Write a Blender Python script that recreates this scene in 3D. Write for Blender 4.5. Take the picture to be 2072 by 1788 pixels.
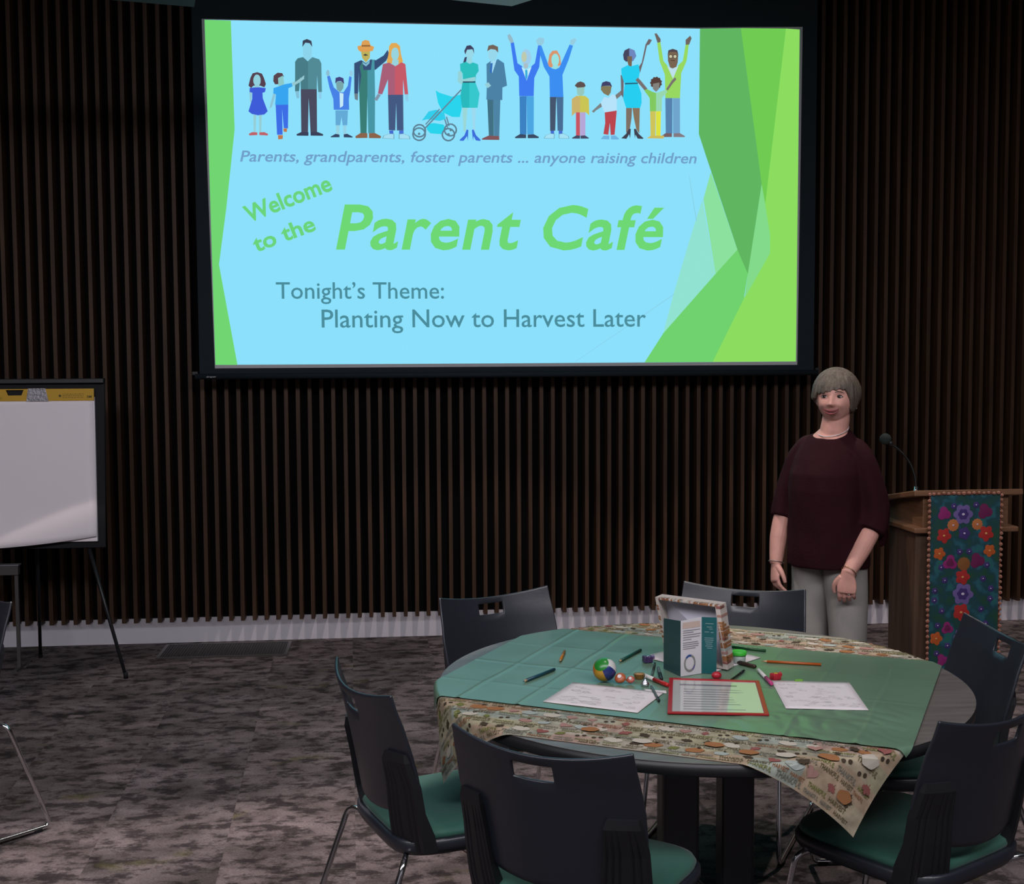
import bpy, bmesh, math, random
from mathutils import Vector, Matrix, noise
from math import sin, cos, pi, radians, sqrt, exp

for o in list(bpy.data.objects):
    bpy.data.objects.remove(o)
S = bpy.context.scene
COL = S.collection

# ------------------------------------------------------------------ camera, world, lamps, exposure
cam = bpy.data.cameras.new('camera')
cam.sensor_fit = 'HORIZONTAL'; cam.sensor_width = 36.0; cam.lens = 36.0 * 2480 / 2072
cam.clip_start = 0.05; cam.clip_end = 60
cam_o = bpy.data.objects.new('camera', cam); COL.objects.link(cam_o)
R_ = Vector((0.9952522, -0.09716526, -0.00565413)); U_ = Vector((0.01200193, 0.0648702, 0.99782153)); F_ = Vector((0.0965868, 0.99315194, -0.06572838))
cam_o.matrix_world = Matrix(((R_.x, U_.x, -F_.x, 0), (R_.y, U_.y, -F_.y, 0), (R_.z, U_.z, -F_.z, 1.679), (0, 0, 0, 1)))
S.camera = cam_o

world = bpy.data.worlds.new('hall_light'); S.world = world
world.use_nodes = True
bg = world.node_tree.nodes['Background']
bg.inputs['Color'].default_value = (0.93, 0.90, 1.0, 1); bg.inputs['Strength'].default_value = 0.24

def spot(name, loc, power, half, blend, col, rad=0.06, aim=None):
    l = bpy.data.lights.new(name, 'SPOT'); l.energy = power; l.spot_size = radians(half * 2); l.spot_blend = blend
    l.color = col; l.shadow_soft_size = rad
    o = bpy.data.objects.new(name, l); o.location = loc; COL.objects.link(o)
    if aim: o.rotation_euler = (Vector(aim) - Vector(loc)).to_track_quat('-Z', 'Y').to_euler()
    return o
def area(name, loc, aim, sx, sy, power, col):
    l = bpy.data.lights.new(name, 'AREA'); l.shape = 'RECTANGLE'; l.size = sx; l.size_y = sy; l.energy = power; l.color = col
    o = bpy.data.objects.new(name, l); o.location = loc; COL.objects.link(o)
    o.rotation_euler = (Vector(aim) - Vector(loc)).to_track_quat('-Z', 'Y').to_euler()
    return o
WARM = (1.0, 0.86, 0.80)
spot('ceiling_downlight', (-1.30, 4.96, 3.86), 520, 31.4, 0.03, WARM, 0.035)
for lx in (0.5, 2.4, 4.3):
    spot('ceiling_downlight', (lx, 5.5, 3.86), 155, 34.0, 0.08, WARM, 0.05)
spot('ceiling_downlight', (0.9, 3.6, 3.86), 52, 40, 0.3, WARM)
area('ceiling_light_strip', (-0.3, 0.9, 3.84), (-0.3, 6.5, 0.9), 7.0, 1.1, 290, (0.97, 0.94, 1.0))

S.view_settings.view_transform = 'Standard'; S.view_settings.look = 'None'
S.view_settings.gamma = 1.0; S.view_settings.use_curve_mapping = False
S.view_settings.exposure = 0.0

# ------------------------------------------------------------------ helpers
def lin(c):
    f = lambda v: v / 12.92 if v <= 0.04045 else ((v + 0.055) / 1.055) ** 2.4
    return tuple(f(x / 255.0) for x in c)

def mat(name, col, rough=0.6, metal=0.0, spec=0.5, var=0.0, scale=8.0, bump=0.0, bscale=60.0, coat=0.0, sheen=0.0, stretch=None):
    m = bpy.data.materials.new(name); m.use_nodes = True
    nt = m.node_tree; b = nt.nodes['Principled BSDF']
    b.inputs['Base Color'].default_value = (*col, 1); b.inputs['Roughness'].default_value = rough
    b.inputs['Metallic'].default_value = metal; b.inputs['Specular IOR Level'].default_value = spec
    b.inputs['Coat Weight'].default_value = coat; b.inputs['Sheen Weight'].default_value = sheen
    tc = None
    if var or bump:
        tc = nt.nodes.new('ShaderNodeTexCoord'); src = tc.outputs['Object']
        if stretch:
            mp = nt.nodes.new('ShaderNodeMapping'); mp.inputs['Scale'].default_value = stretch
            nt.links.new(src, mp.inputs['Vector']); src = mp.outputs['Vector']
    if var:
        n = nt.nodes.new('ShaderNodeTexNoise'); n.inputs['Scale'].default_value = scale; n.inputs['Detail'].default_value = 5
        r = nt.nodes.new('ShaderNodeValToRGB')
        r.color_ramp.elements[0].position = 0.3; r.color_ramp.elements[1].position = 0.7
        r.color_ramp.elements[0].color = (*[c * (1 - var) for c in col], 1)
        r.color_ramp.elements[1].color = (*[min(1, c * (1 + var)) for c in col], 1)
        nt.links.new(src, n.inputs['Vector']); nt.links.new(n.outputs['Fac'], r.inputs['Fac'])
        nt.links.new(r.outputs['Color'], b.inputs['Base Color'])
    if bump:
        n2 = nt.nodes.new('ShaderNodeTexNoise'); n2.inputs['Scale'].default_value = bscale; n2.inputs['Detail'].default_value = 4
        bp = nt.nodes.new('ShaderNodeBump'); bp.inputs['Strength'].default_value = bump; bp.inputs['Distance'].default_value = 0.01
        nt.links.new(src, n2.inputs['Vector']); nt.links.new(n2.outputs['Fac'], bp.inputs['Height'])
        nt.links.new(bp.outputs['Normal'], b.inputs['Normal'])
    return m

def emit(name, col, s=1.0):
    m = bpy.data.materials.new(name); m.use_nodes = True
    nt = m.node_tree; nt.nodes.clear()
    e = nt.nodes.new('ShaderNodeEmission'); o = nt.nodes.new('ShaderNodeOutputMaterial')
    e.inputs['Color'].default_value = (*col, 1); e.inputs['Strength'].default_value = s
    nt.links.new(e.outputs[0], o.inputs['Surface'])
    return m

class MB:
    """collects shapes, builds ONE mesh object"""
    def __init__(self): self.v = []; self.f = []; self.m = []; self.s = []; self.uv = None; self.T = Matrix.Identity(4)
    def add(self, vs, fs, mi=0, smooth=False):
        k = len(self.v)
        self.v += [self.T @ Vector(v) for v in vs]
        self.f += [tuple(i + k for i in f) for f in fs]; self.m += [mi] * len(fs); self.s += [smooth] * len(fs)
        return self
    def box(self, lo, hi, mi=0):
        x0, y0, z0 = lo; x1, y1, z1 = hi
        vs = [(x0,y0,z0),(x1,y0,z0),(x1,y1,z0),(x0,y1,z0),(x0,y0,z1),(x1,y0,z1),(x1,y1,z1),(x0,y1,z1)]
        return self.add(vs, [(3,2,1,0),(4,5,6,7),(0,1,5,4),(1,2,6,5),(2,3,7,6),(3,0,4,7)], mi)
    def loft(self, rings, mi=0, smooth=True, caps=True, closed=True):
        n = len(rings[0]); vs = [p for r in rings for p in r]; fs = []
        for i in range(len(rings) - 1):
            for j in range(n if closed else n - 1):
                a = i * n + j; b = i * n + (j + 1) % n
                fs.append((a, b, b + n, a + n))
        self.add(vs, fs, mi, smooth)
        if caps:
            k = len(self.v) - len(vs)
            self.f.append(tuple(k + j for j in reversed(range(n)))); self.m.append(mi); self.s.append(False)
            q = k + (len(rings) - 1) * n
            self.f.append(tuple(q + j for j in range(n))); self.m.append(mi); self.s.append(False)
        return self
    def tube(self, pts, r, seg=10, mi=0, caps=True, flat=1.0):
        pts = [Vector(p) for p in pts]; n = len(pts)
        rr = r if isinstance(r, (list, tuple)) else [r] * n
        t = [(pts[min(i + 1, n - 1)] - pts[max(i - 1, 0)]).normalized() for i in range(n)]
        a = Vector((0, 0, 1)) if abs(t[0].z) < 0.9 else Vector((1, 0, 0))
        u = t[0].cross(a).normalized(); rings = []
        for i in range(n):
            u = (u - t[i] * u.dot(t[i])).normalized(); w = t[i].cross(u)
            rings.append([pts[i] + (u * cos(2 * pi * j / seg) + w * sin(2 * pi * j / seg) * flat) * rr[i] for j in range(seg)])
        return self.loft(rings, mi, True, caps)
    def lathe(self, prof, c=(0, 0, 0), seg=24, mi=0, axis=None):
        M = Matrix.Identity(3)
        if axis is not None: M = Vector((0, 0, 1)).rotation_difference(Vector(axis)).to_matrix()
        rings = [[Vector(c) + M @ Vector((r * cos(2 * pi * j / seg), r * sin(2 * pi * j / seg), z)) for j in range(seg)] for r, z in prof]
        return self.loft(rings, mi, True, True)
    def sphere(self, c, r, seg=16, rings=10, mi=0, M=None):
        rx, ry, rz = r if isinstance(r, (list, tuple)) else (r, r, r)
        M = M or Matrix.Identity(3); c = Vector(c); rs = []
        for i in range(rings + 1):
            th = pi * (0.02 + 0.96 * i / rings)
            rs.append([c + M @ Vector((rx * sin(th) * cos(2 * pi * j / seg), ry * sin(th) * sin(2 * pi * j / seg), -rz * cos(th))) for j in range(seg)])
        return self.loft(rs, mi, True, True)
    def prism(self, poly, z0, z1, mi=0, fn=None):
        fn = fn or (lambda x, y, z: (x, y, z)); n = len(poly)
        vs = [fn(x, y, z0) for x, y in poly] + [fn(x, y, z1) for x, y in poly]
        fs = [tuple(reversed(range(n))), tuple(range(n, 2 * n))] + [(i, (i + 1) % n, (i + 1) % n + n, i + n) for i in range(n)]
        return self.add(vs, fs, mi)
    def build(self, name, mats, parent=None, bevel=0.0, solid=0.0, subsurf=0, loc=None, seg=2):
        me = bpy.data.meshes.new(name)
        me.from_pydata([tuple(v) for v in self.v], [], self.f)
        if not isinstance(mats, (list, tuple)): mats = [mats]
        for m in mats: me.materials.append(m)
        me.polygons.foreach_set('material_index', self.m); me.polygons.foreach_set('use_smooth', self.s)
        if self.uv:
            ul = me.uv_layers.new(name='UVMap')
            for l in me.loops: ul.data[l.index].uv = self.uv[l.vertex_index]
        me.update(); me.validate()
        o = bpy.data.objects.new(name, me); COL.objects.link(o)
        if parent: o.parent = parent
        if loc: o.location = loc
        if solid:
            d = o.modifiers.new('thickness', 'SOLIDIFY'); d.thickness = solid; d.offset = 0
        if bevel:
            d = o.modifiers.new('bevel', 'BEVEL'); d.width = bevel; d.segments = seg; d.limit_method = 'ANGLE'; d.angle_limit = radians(40)
        if subsurf:
            d = o.modifiers.new('subd', 'SUBSURF'); d.levels = subsurf; d.render_levels = subsurf
        return o

def recalc(o):
    bm = bmesh.new(); bm.from_mesh(o.data); bmesh.ops.recalc_face_normals(bm, faces=bm.faces); bm.to_mesh(o.data); bm.free(); return o

def tag(o, label, cat, group=None, kind=None):
    o['label'] = label; o['category'] = cat
    if group: o['group'] = group
    if kind: o['kind'] = kind
    return o
def struct(o, label=None):
    o['kind'] = 'structure'
    if label: o['label'] = label
    return o
def thing(name, label, cat, loc=(0, 0, 0), rz=0.0, group=None):
    o = bpy.data.objects.new(name, None); COL.objects.link(o); o.empty_display_size = 0.1
    o.location = loc; o.rotation_euler = (0, 0, rz)
    return tag(o, label, cat, group)
def copy_thing(src, loc, rz, label, group=None):
    r = src.copy(); COL.objects.link(r); r.location = loc; r.rotation_euler = (0, 0, rz); r['label'] = label
    if group: r['group'] = group
    for ch in list(src.children):
        c = ch.copy(); COL.objects.link(c); c.parent = r
        for g in list(ch.children):
            d = g.copy(); COL.objects.link(d); d.parent = c
    return r
def fillet(pts, r, n=6):
    pts = [Vector(p) for p in pts]; out = [pts[0]]
    for i in range(1, len(pts) - 1):
        a = (pts[i - 1] - pts[i]); b = (pts[i + 1] - pts[i])
        d = min(r, a.length * 0.45, b.length * 0.45)
        p0 = pts[i] + a.normalized() * d; p1 = pts[i] + b.normalized() * d
        for k in range(n + 1):
            t = k / n; out.append(p0 * (1 - t) ** 2 + pts[i] * 2 * t * (1 - t) + p1 * t * t)
    out.append(pts[-1]); return out

_tc = {}
def text_mesh(s, bold=0.0, shear=0.0, space=1.0, res=3):
    """flat lettering: verts (x, y) with cap height 1, baseline 0, and faces"""
    key = (s, bold, shear, space)
    if key in _tc: return _tc[key]
    def conv(t):
        cu = bpy.data.curves.new('t', 'FONT'); cu.body = t; cu.size = 1.0; cu.offset = bold; cu.shear = shear
        cu.space_character = space; cu.resolution_u = res
        ob = bpy.data.objects.new('t', cu); COL.objects.link(ob)
        dg = bpy.context.evaluated_depsgraph_get(); me = bpy.data.meshes.new_from_object(ob.evaluated_get(dg))
        v = [(p.co.x, p.co.y) for p in me.vertices]; f = [tuple(p.vertices) for p in me.polygons]
        bpy.data.objects.remove(ob); bpy.data.meshes.remove(me); bpy.data.curves.remove(cu)
        return v, f
    hv, _ = conv('H'); h = max(p[1] for p in hv) - min(p[1] for p in hv); b0 = min(p[1] for p in hv)
    v, f = conv(s)
    v = [(x / h, (y - b0) / h) for x, y in v]
    x0 = min(p[0] for p in v); v = [(x - x0, y) for x, y in v]
    _tc[key] = (v, f, max(p[0] for p in v)); return _tc[key]
SLIDE_SHAPES = [
((113,214,113),[(-1704,969),(-1559,967),(-1550,365),(-1605,-73),(-1653,-393),(-1562,-957),(-1563,-963),(-1685,-962)]),
((140,221,95),[(1645,988),(1728,984),(1724,-962),(1216,-962),(1412,-565),(1560,-314),(1556,-203),(1528,-38)]),
((112,203,82),[(1374,985),(1645,988),(1528,-38),(1506,86)]),
((96,181,97),[(1130,977),(1374,985),(1506,86),(1426,-442),(1362,-300),(1174,232),(1126,372)]),
((130,218,138),[(1506,86),(1528,-30),(1560,-218),(1560,-320),(1406,-588),(1426,-442)]),
((140,225,158),[(1199,152),(1362,-300),(1231,-442),(1155,-6)]),
((146,226,210),[(1149,-9),(1231,-442),(917,-791),(982,-547),(1087,-200)]),
((112,210,110),[(1362,-300),(1426,-442),(1403,-588),(1216,-962),(805,-962),(917,-791),(1231,-442)]),
((135,205,225),[(1067,131),(1112,-134),(1116,-133),(1070,131)]),
((135,205,228),[(395,-955),(983,-563),(981,-560),(394,-953)])]
SLIDE_PEOPLE = [
((85,65,80),[(-1457,652),(-1444,678),(-1418,685),(-1392,677),(-1381,653),(-1371,619),(-1380,601),(-1402,610),(-1441,609),(-1454,596),(-1468,609)]),
((145,208,222),[(-1400,640),(-1401,627),(-1406,616),(-1413,609),(-1421,607),(-1429,609),(-1435,616),(-1440,627),(-1441,639),(-1439,652),(-1434,662),(-1428,670),(-1420,672),(-1412,670),(-1405,663),(-1401,652)]),
((145,205,215),[(-1434,613),(-1408,614),(-1406,594),(-1437,593)]),
((62,92,215),[(-1462,596),(-1437,600),(-1406,601),(-1372,597),(-1377,575),(-1391,571),(-1390,541),(-1364,468),(-1383,450),(-1418,445),(-1452,452),(-1471,466),(-1449,536),(-1448,570),(-1463,574)]),
((150,205,212),[(-1444,447),(-1428,447),(-1434,350),(-1444,350)]),
((150,205,212),[(-1413,447),(-1397,447),(-1402,350),(-1413,350)]),
((190,100,105),[(-1472,341),(-1453,351),(-1424,350),(-1424,335),(-1468,332)]),
((190,100,105),[(-1413,350),(-1385,352),(-1364,342),(-1366,333),(-1413,335)]),
((145,200,215),[(-1465,574),(-1450,570),(-1453,523),(-1461,514)]),
((150,200,210),[(-1224,630),(-1176,656),(-1156,672),(-1157,652),(-1181,635),(-1223,611)]),
((88,68,78),[(-1330,637),(-1327,667),(-1305,684),(-1279,682),(-1270,663),(-1289,654),(-1302,620),(-1320,619)]),
((140,200,200),[(-1303,654),(-1275,668),(-1269,629),(-1281,601),(-1301,611)]),
((55,165,240),[(-1329,598),(-1302,607),(-1268,620),(-1226,628),(-1223,608),(-1246,599),(-1248,507),(-1322,505),(-1316,563),(-1331,568)]),
((140,195,215),[(-1331,568),(-1318,563),(-1339,494),(-1354,481),(-1349,507)]),
((62,110,230),[(-1319,505),(-1248,507),(-1252,374),(-1276,376),(-1283,482),(-1283,339),(-1314,338)]),
((190,120,80),[(-1309,336),(-1281,336),(-1283,315),(-1308,312)]),
((190,120,80),[(-1278,374),(-1257,374),(-1259,354),(-1277,355)]),
((130,190,215),[(-1208,582),(-1186,583),(-1186,544),(-1200,542)]),
((140,205,235),[(-1079,580),(-1060,580),(-1062,541),(-1078,545)]),
((140,212,236),[(-1161,851),(-1111,852),(-1113,787),(-1122,757),(-1153,756),(-1161,786)]),
((60,65,85),[(-1164,829),(-1161,864),(-1138,874),(-1113,864),(-1108,830),(-1123,851),(-1147,853)]),
((72,125,135),[(-1206,746),(-1191,766),(-1161,773),(-1135,750),(-1109,774),(-1070,762),(-1059,740),(-1058,580),(-1079,580),(-1084,675),(-1087,595),(-1177,594),(-1178,665),(-1186,583),(-1209,582)]),
((82,138,150),[(-1133,750),(-1109,774),(-1070,762),(-1059,740),(-1058,580),(-1079,580),(-1084,675),(-1087,595),(-1136,595)]),
((150,200,210),[(-1222,623),(-1176,656),(-1156,672),(-1157,652),(-1181,633),(-1221,609)]),
((75,75,95),[(-1177,594),(-1087,595),(-1089,354),(-1126,354),(-1133,545),(-1140,354),(-1178,353)]),
((60,65,90),[(-1205,342),(-1178,355),(-1137,354),(-1138,334),(-1203,334)]),
((60,65,90),[(-1126,354),(-1085,356),(-1055,344),(-1056,335),(-1126,335)]),
((140,190,210),[(-1014,687),(-1014,680),(-1017,674),(-1020,671),(-1023,669),(-1027,670),(-1030,674),(-1032,680),(-1033,686),(-1032,693),(-1030,699),(-1027,702),(-1023,704),(-1019,703),(-1016,699),(-1014,693)]),
((150,205,230),[(-882,687),(-883,680),(-885,675),(-889,671),(-892,670),(-896,671),(-899,675),(-901,680),(-902,687),(-901,693),(-899,699),(-896,703),(-892,704),(-888,703),(-885,699),(-883,694)]),
((72,130,230),[(-1028,667),(-1013,673),(-991,607),(-959,580),(-937,580),(-912,617),(-903,671),(-889,666),(-898,591),(-907,544),(-906,483),(-993,482),(-995,542),(-1016,607)]),
((200,235,250),[(-959,578),(-937,573),(-940,504),(-958,493)]),
((120,165,170),[(-980,640),(-935,641),(-937,604),(-955,580),(-974,595)]),
((68,70,125),[(-983,629),(-980,660),(-958,667),(-936,659),(-932,627),(-950,643),(-971,641)]),
((100,170,215),[(-984,479),(-913,480),(-918,396),(-944,395),(-950,443),(-958,395),(-984,395)]),
((150,210,225),[(-982,395),(-962,395),(-964,345),(-980,345)]),
((150,210,232),[(-942,395),(-923,395),(-925,346),(-941,346)]),
((55,70,100),[(-1013,331),(-985,347),(-963,343),(-963,328),(-1013,327)]),
((55,70,100),[(-939,345),(-919,348),(-888,332),(-890,327),(-939,328)]),
((110,130,140),[(-876,574),(-854,575),(-856,536),(-873,542)]),
((190,176,92),[(-836,816),(-783,817),(-786,775),(-808,749),(-828,773)]),
((222,160,85),[(-855,839),(-833,844),(-828,866),(-811,875),(-789,871),(-780,845),(-760,837),(-768,815),(-794,810),(-838,809),(-851,819)]),
((150,105,60),[(-830,846),(-783,847),(-781,838),(-831,837)]),
((60,70,60),[(-824,790),(-810,798),(-794,790),(-810,786)]),
((55,80,120),[(-874,744),(-834,762),(-808,745),(-781,767),(-751,763),(-707,790),(-684,822),(-674,795),(-694,760),(-752,711),(-760,707),(-762,585),(-850,584),(-848,696),(-854,575),(-876,574)]),
((130,190,215),[(-828,753),(-808,740),(-786,762),(-788,745),(-808,727),(-825,740)]),
((58,125,118),[(-843,722),(-828,753),(-822,707),(-780,708),(-773,763),(-760,767),(-759,711),(-758,585),(-762,354),(-800,353),(-802,558),(-809,353),(-844,353),(-848,584),(-835,679)]),
((72,150,165),[(-800,706),(-780,708),(-773,763),(-760,767),(-759,711),(-758,585),(-762,354),(-800,353),(-802,558)]),
((140,100,75),[(-873,335),(-844,353),(-805,353),(-805,326),(-871,324)]),
((140,100,75),[(-796,353),(-762,354),(-727,337),(-730,325),(-796,325)]),
((130,150,170),[(-764,541),(-744,574),(-725,570),(-747,535)]),
((140,205,235),[(-588,574),(-570,575),(-569,535),(-584,537)]),
((225,170,85),[(-675,843),(-662,860),(-635,862),(-614,844),(-608,796),(-597,757),(-619,744),(-672,747),(-691,751),(-680,795)]),
((152,212,222),[(-620,800),(-622,786),(-627,774),(-634,766),(-643,763),(-651,766),(-658,774),(-663,785),(-664,799),(-662,813),(-658,825),(-650,833),(-642,836),(-633,834),(-626,826),(-622,814)]),
((197,90,105),[(-712,742),(-676,751),(-641,731),(-606,754),(-584,744),(-570,575),(-590,574),(-598,657),(-599,572),(-685,570),(-684,656),(-718,572),(-742,576)]),
((168,95,120),[(-712,742),(-676,751),(-644,731),(-646,571),(-685,570),(-684,656),(-718,572),(-742,576)]),
((152,212,222),[(-659,767),(-623,768),(-623,744),(-641,731),(-660,743)]),
((68,90,130),[(-685,570),(-599,572),(-599,371),(-637,370),(-639,526),(-646,370),(-683,372)]),
((70,110,210),[(-681,370),(-657,370),(-657,349),(-679,349)]),
((70,110,210),[(-624,370),(-599,371),(-599,350),(-624,349)]),
((110,165,185),[(-721,324),(-712,341),(-681,352),(-652,351),(-652,321)]),
((165,222,242),[(-716,326),(-708,341),(-682,350),(-656,349),(-657,323)]),
((110,165,185),[(-626,351),(-597,353),(-566,341),(-560,322),(-627,323)]),
((165,222,242),[(-622,349),(-597,351),(-570,341),(-565,324),(-622,325)]),
((42,212,236),[(-464,406),(-428,415),(-370,407),(-357,381),(-384,352),(-446,356),(-466,379)]),
((98,132,152),[(-378,471),(-350,388),(-343,391),(-371,474)]),
((98,132,152),[(-356,450),(-341,398),(-334,400),(-349,452)]),
((50,206,236),[(-494,427),(-454,480),(-410,490),(-365,473),(-357,438),(-392,427),(-463,436)]),
((42,212,236),[(-413,599),(-391,586),(-320,565),(-266,579),(-265,496),(-276,450),(-321,451),(-374,477),(-400,529)]),
((98,132,152),[(-269,608),(-480,386),(-474,381),(-263,603)]),
((98,132,152),[(-394,496),(-475,408),(-470,404),(-389,492)]),
((92,126,146),[(-469,371),(-471,359),(-480,361),(-478,370)]),
((92,126,146),[(-471,359),(-477,348),(-484,353),(-480,361)]),
((92,126,146),[(-477,348),(-486,339),(-491,346),(-484,353)]),
((92,126,146),[(-486,339),(-497,333),(-499,342),(-491,346)]),
((92,126,146),[(-497,333),(-509,331),(-509,340),(-499,342)]),
((92,126,146),[(-509,331),(-521,333),(-518,342),(-509,340)]),
((92,126,146),[(-521,333),(-532,339),(-526,346),(-518,342)]),
((92,126,146),[(-532,339),(-540,347),(-533,352),(-526,346)]),
((92,126,146),[(-540,347),(-546,358),(-537,360),(-533,352)]),
((92,126,146),[(-546,358),(-547,370),(-539,370),(-537,360)]),
((92,126,146),[(-547,370),(-545,382),(-537,379),(-539,370)]),
((92,126,146),[(-545,382),(-540,392),(-533,387),(-537,379)]),
((92,126,146),[(-540,392),(-531,401),(-526,394),(-533,387)]),
((92,126,146),[(-531,401),(-520,407),(-517,398),(-526,394)]),
((92,126,146),[(-520,407),(-508,409),(-508,400),(-517,398)]),
((92,126,146),[(-508,409),(-496,407),(-499,399),(-508,400)]),
((92,126,146),[(-496,407),(-485,402),(-490,394),(-499,399)]),
((92,126,146),[(-485,402),(-477,393),(-484,388),(-490,394)]),
((92,126,146),[(-477,393),(-471,382),(-480,380),(-484,388)]),
((92,126,146),[(-471,382),(-469,371),(-478,370),(-480,380)]),
((92,126,146),[(-470,351),(-472,339),(-481,342),(-479,351)]),
((92,126,146),[(-472,339),(-478,328),(-485,333),(-481,342)]),
((92,126,146),[(-478,328),(-487,319),(-492,326),(-485,333)]),
((92,126,146),[(-487,319),(-498,313),(-501,322),(-492,326)]),
((92,126,146),[(-498,313),(-511,311),(-511,320),(-501,322)]),
((92,126,146),[(-511,311),(-523,313),(-520,321),(-511,320)]),
((92,126,146),[(-523,313),(-534,319),(-529,326),(-520,321)]),
((92,126,146),[(-534,319),(-543,327),(-536,332),(-529,326)]),
((92,126,146),[(-543,327),(-548,338),(-540,341),(-536,332)]),
((92,126,146),[(-548,338),(-550,350),(-541,350),(-540,341)]),
((92,126,146),[(-550,350),(-548,362),(-540,360),(-541,350)]),
((92,126,146),[(-548,362),(-542,374),(-535,368),(-540,360)]),
((92,126,146),[(-542,374),(-533,382),(-528,375),(-535,368)]),
((92,126,146),[(-533,382),(-522,388),(-520,380),(-528,375)]),
((92,126,146),[(-522,388),(-510,390),(-510,381),(-520,380)]),
((92,126,146),[(-510,390),(-498,388),(-500,380),(-510,381)]),
((92,126,146),[(-498,388),(-487,383),(-492,376),(-500,380)]),
((92,126,146),[(-487,383),(-478,374),(-485,369),(-492,376)]),
((92,126,146),[(-478,374),(-472,363),(-481,361),(-485,369)]),
((92,126,146),[(-472,363),(-470,351),(-479,351),(-481,361)]),
((92,126,146),[(-292,377),(-294,365),(-303,368),(-301,377)]),
((92,126,146),[(-294,365),(-300,355),(-307,360),(-303,368)]),
((92,126,146),[(-300,355),(-308,346),(-313,353),(-307,360)]),
((92,126,146),[(-308,346),(-319,341),(-322,349),(-313,353)]),
((92,126,146),[(-319,341),(-331,339),(-331,348),(-322,349)]),
((92,126,146),[(-331,339),(-343,341),(-340,349),(-331,348)]),
((92,126,146),[(-343,341),(-353,346),(-348,353),(-340,349)]),
((92,126,146),[(-353,346),(-362,354),(-354,359),(-348,353)]),
((92,126,146),[(-362,354),(-367,365),(-359,367),(-354,359)]),
((92,126,146),[(-367,365),(-369,376),(-360,376),(-359,367)]),
((92,126,146),[(-369,376),(-367,388),(-358,385),(-360,376)]),
((92,126,146),[(-367,388),(-361,398),(-354,393),(-358,385)]),
((92,126,146),[(-361,398),(-353,407),(-348,400),(-354,393)]),
((92,126,146),[(-353,407),(-342,412),(-339,404),(-348,400)]),
((92,126,146),[(-342,412),(-330,414),(-330,406),(-339,404)]),
((92,126,146),[(-330,414),(-318,413),(-321,404),(-330,406)]),
((92,126,146),[(-318,413),(-308,407),(-313,400),(-321,404)]),
((92,126,146),[(-308,407),(-299,399),(-307,394),(-313,400)]),
((92,126,146),[(-299,399),(-294,389),(-302,386),(-307,394)]),
((92,126,146),[(-294,389),(-292,377),(-301,377),(-302,386)]),
((92,126,146),[(-303,351),(-305,339),(-314,341),(-312,350)]),
((92,126,146),[(-305,339),(-311,328),(-318,333),(-314,341)]),
((92,126,146),[(-311,328),(-320,319),(-325,326),(-318,333)]),
((92,126,146),[(-320,319),(-331,313),(-333,322),(-325,326)]),
((92,126,146),[(-331,313),(-343,311),(-343,320),(-333,322)]),
((92,126,146),[(-343,311),(-355,313),(-352,322),(-343,320)]),
((92,126,146),[(-355,313),(-366,319),(-360,326),(-352,322)]),
((92,126,146),[(-366,319),(-374,327),(-367,332),(-360,326)]),
((92,126,146),[(-374,327),(-380,338),(-371,341),(-367,332)]),
((92,126,146),[(-380,338),(-382,350),(-373,350),(-371,341)]),
((92,126,146),[(-382,350),(-379,362),(-371,359),(-373,350)]),
((92,126,146),[(-379,362),(-374,372),(-367,367),(-371,359)]),
((92,126,146),[(-374,372),(-365,381),(-360,374),(-367,367)]),
((92,126,146),[(-365,381),(-354,387),(-351,378),(-360,374)]),
((92,126,146),[(-354,387),(-342,389),(-342,380),(-351,378)]),
((92,126,146),[(-342,389),(-330,387),(-333,379),(-342,380)]),
((92,126,146),[(-330,387),(-319,382),(-324,375),(-333,379)]),
((92,126,146),[(-319,382),(-310,373),(-318,368),(-324,375)]),
((92,126,146),[(-310,373),(-305,363),(-313,360),(-318,368)]),
((92,126,146),[(-305,363),(-303,351),(-312,350),(-313,360)]),
((92,126,146),[(-503,353),(-504,350),(-505,348),(-508,346),(-510,345),(-513,346),(-515,347),(-517,350),(-517,352),(-517,355),(-515,357),(-513,359),(-510,360),(-508,359),(-505,358),(-504,355)]),
((92,126,146),[(-334,352),(-335,349),(-336,347),(-339,345),(-341,345),(-344,345),(-346,347),(-348,349),(-349,352),(-348,355),(-346,357),(-344,358),(-341,359),(-339,358),(-336,357),(-335,355)]),
((92,126,146),[(-322,376),(-322,373),(-324,371),(-326,369),(-329,369),(-332,369),(-334,371),(-335,373),(-336,376),(-335,378),(-334,381),(-331,382),(-329,383),(-326,382),(-324,381),(-322,379)]),
((155,215,215),[(-260,503),(-231,504),(-243,369),(-255,369)]),
((155,218,240),[(-209,504),(-182,504),(-188,370),(-201,369)]),
((62,65,95),[(-245,787),(-232,792),(-238,755),(-254,757)]),
((152,216,232),[(-193,814),(-195,801),(-200,789),(-208,782),(-217,779),(-225,781),(-233,789),(-238,800),(-239,813),(-238,827),(-233,838),(-225,846),(-216,849),(-207,846),(-200,839),(-195,827)]),
((152,214,225),[(-229,785),(-204,786),(-201,755),(-233,755)]),
((65,65,95),[(-247,824),(-233,853),(-211,857),(-193,840),(-190,808),(-200,834),(-231,831),(-242,803)]),
((45,190,190),[(-272,750),(-238,763),(-216,751),(-198,760),(-169,750),(-165,712),(-181,690),(-184,651),(-230,647),(-255,654),(-258,698),(-270,711)]),
((150,210,215),[(-283,710),(-263,708),(-259,663),(-185,679),(-184,657),(-266,636),(-287,649)]),
((40,60,85),[(-257,652),(-184,653),(-184,646),(-257,645)]),
((42,186,190),[(-259,645),(-184,646),(-161,585),(-173,504),(-263,503),(-271,575)]),
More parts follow.
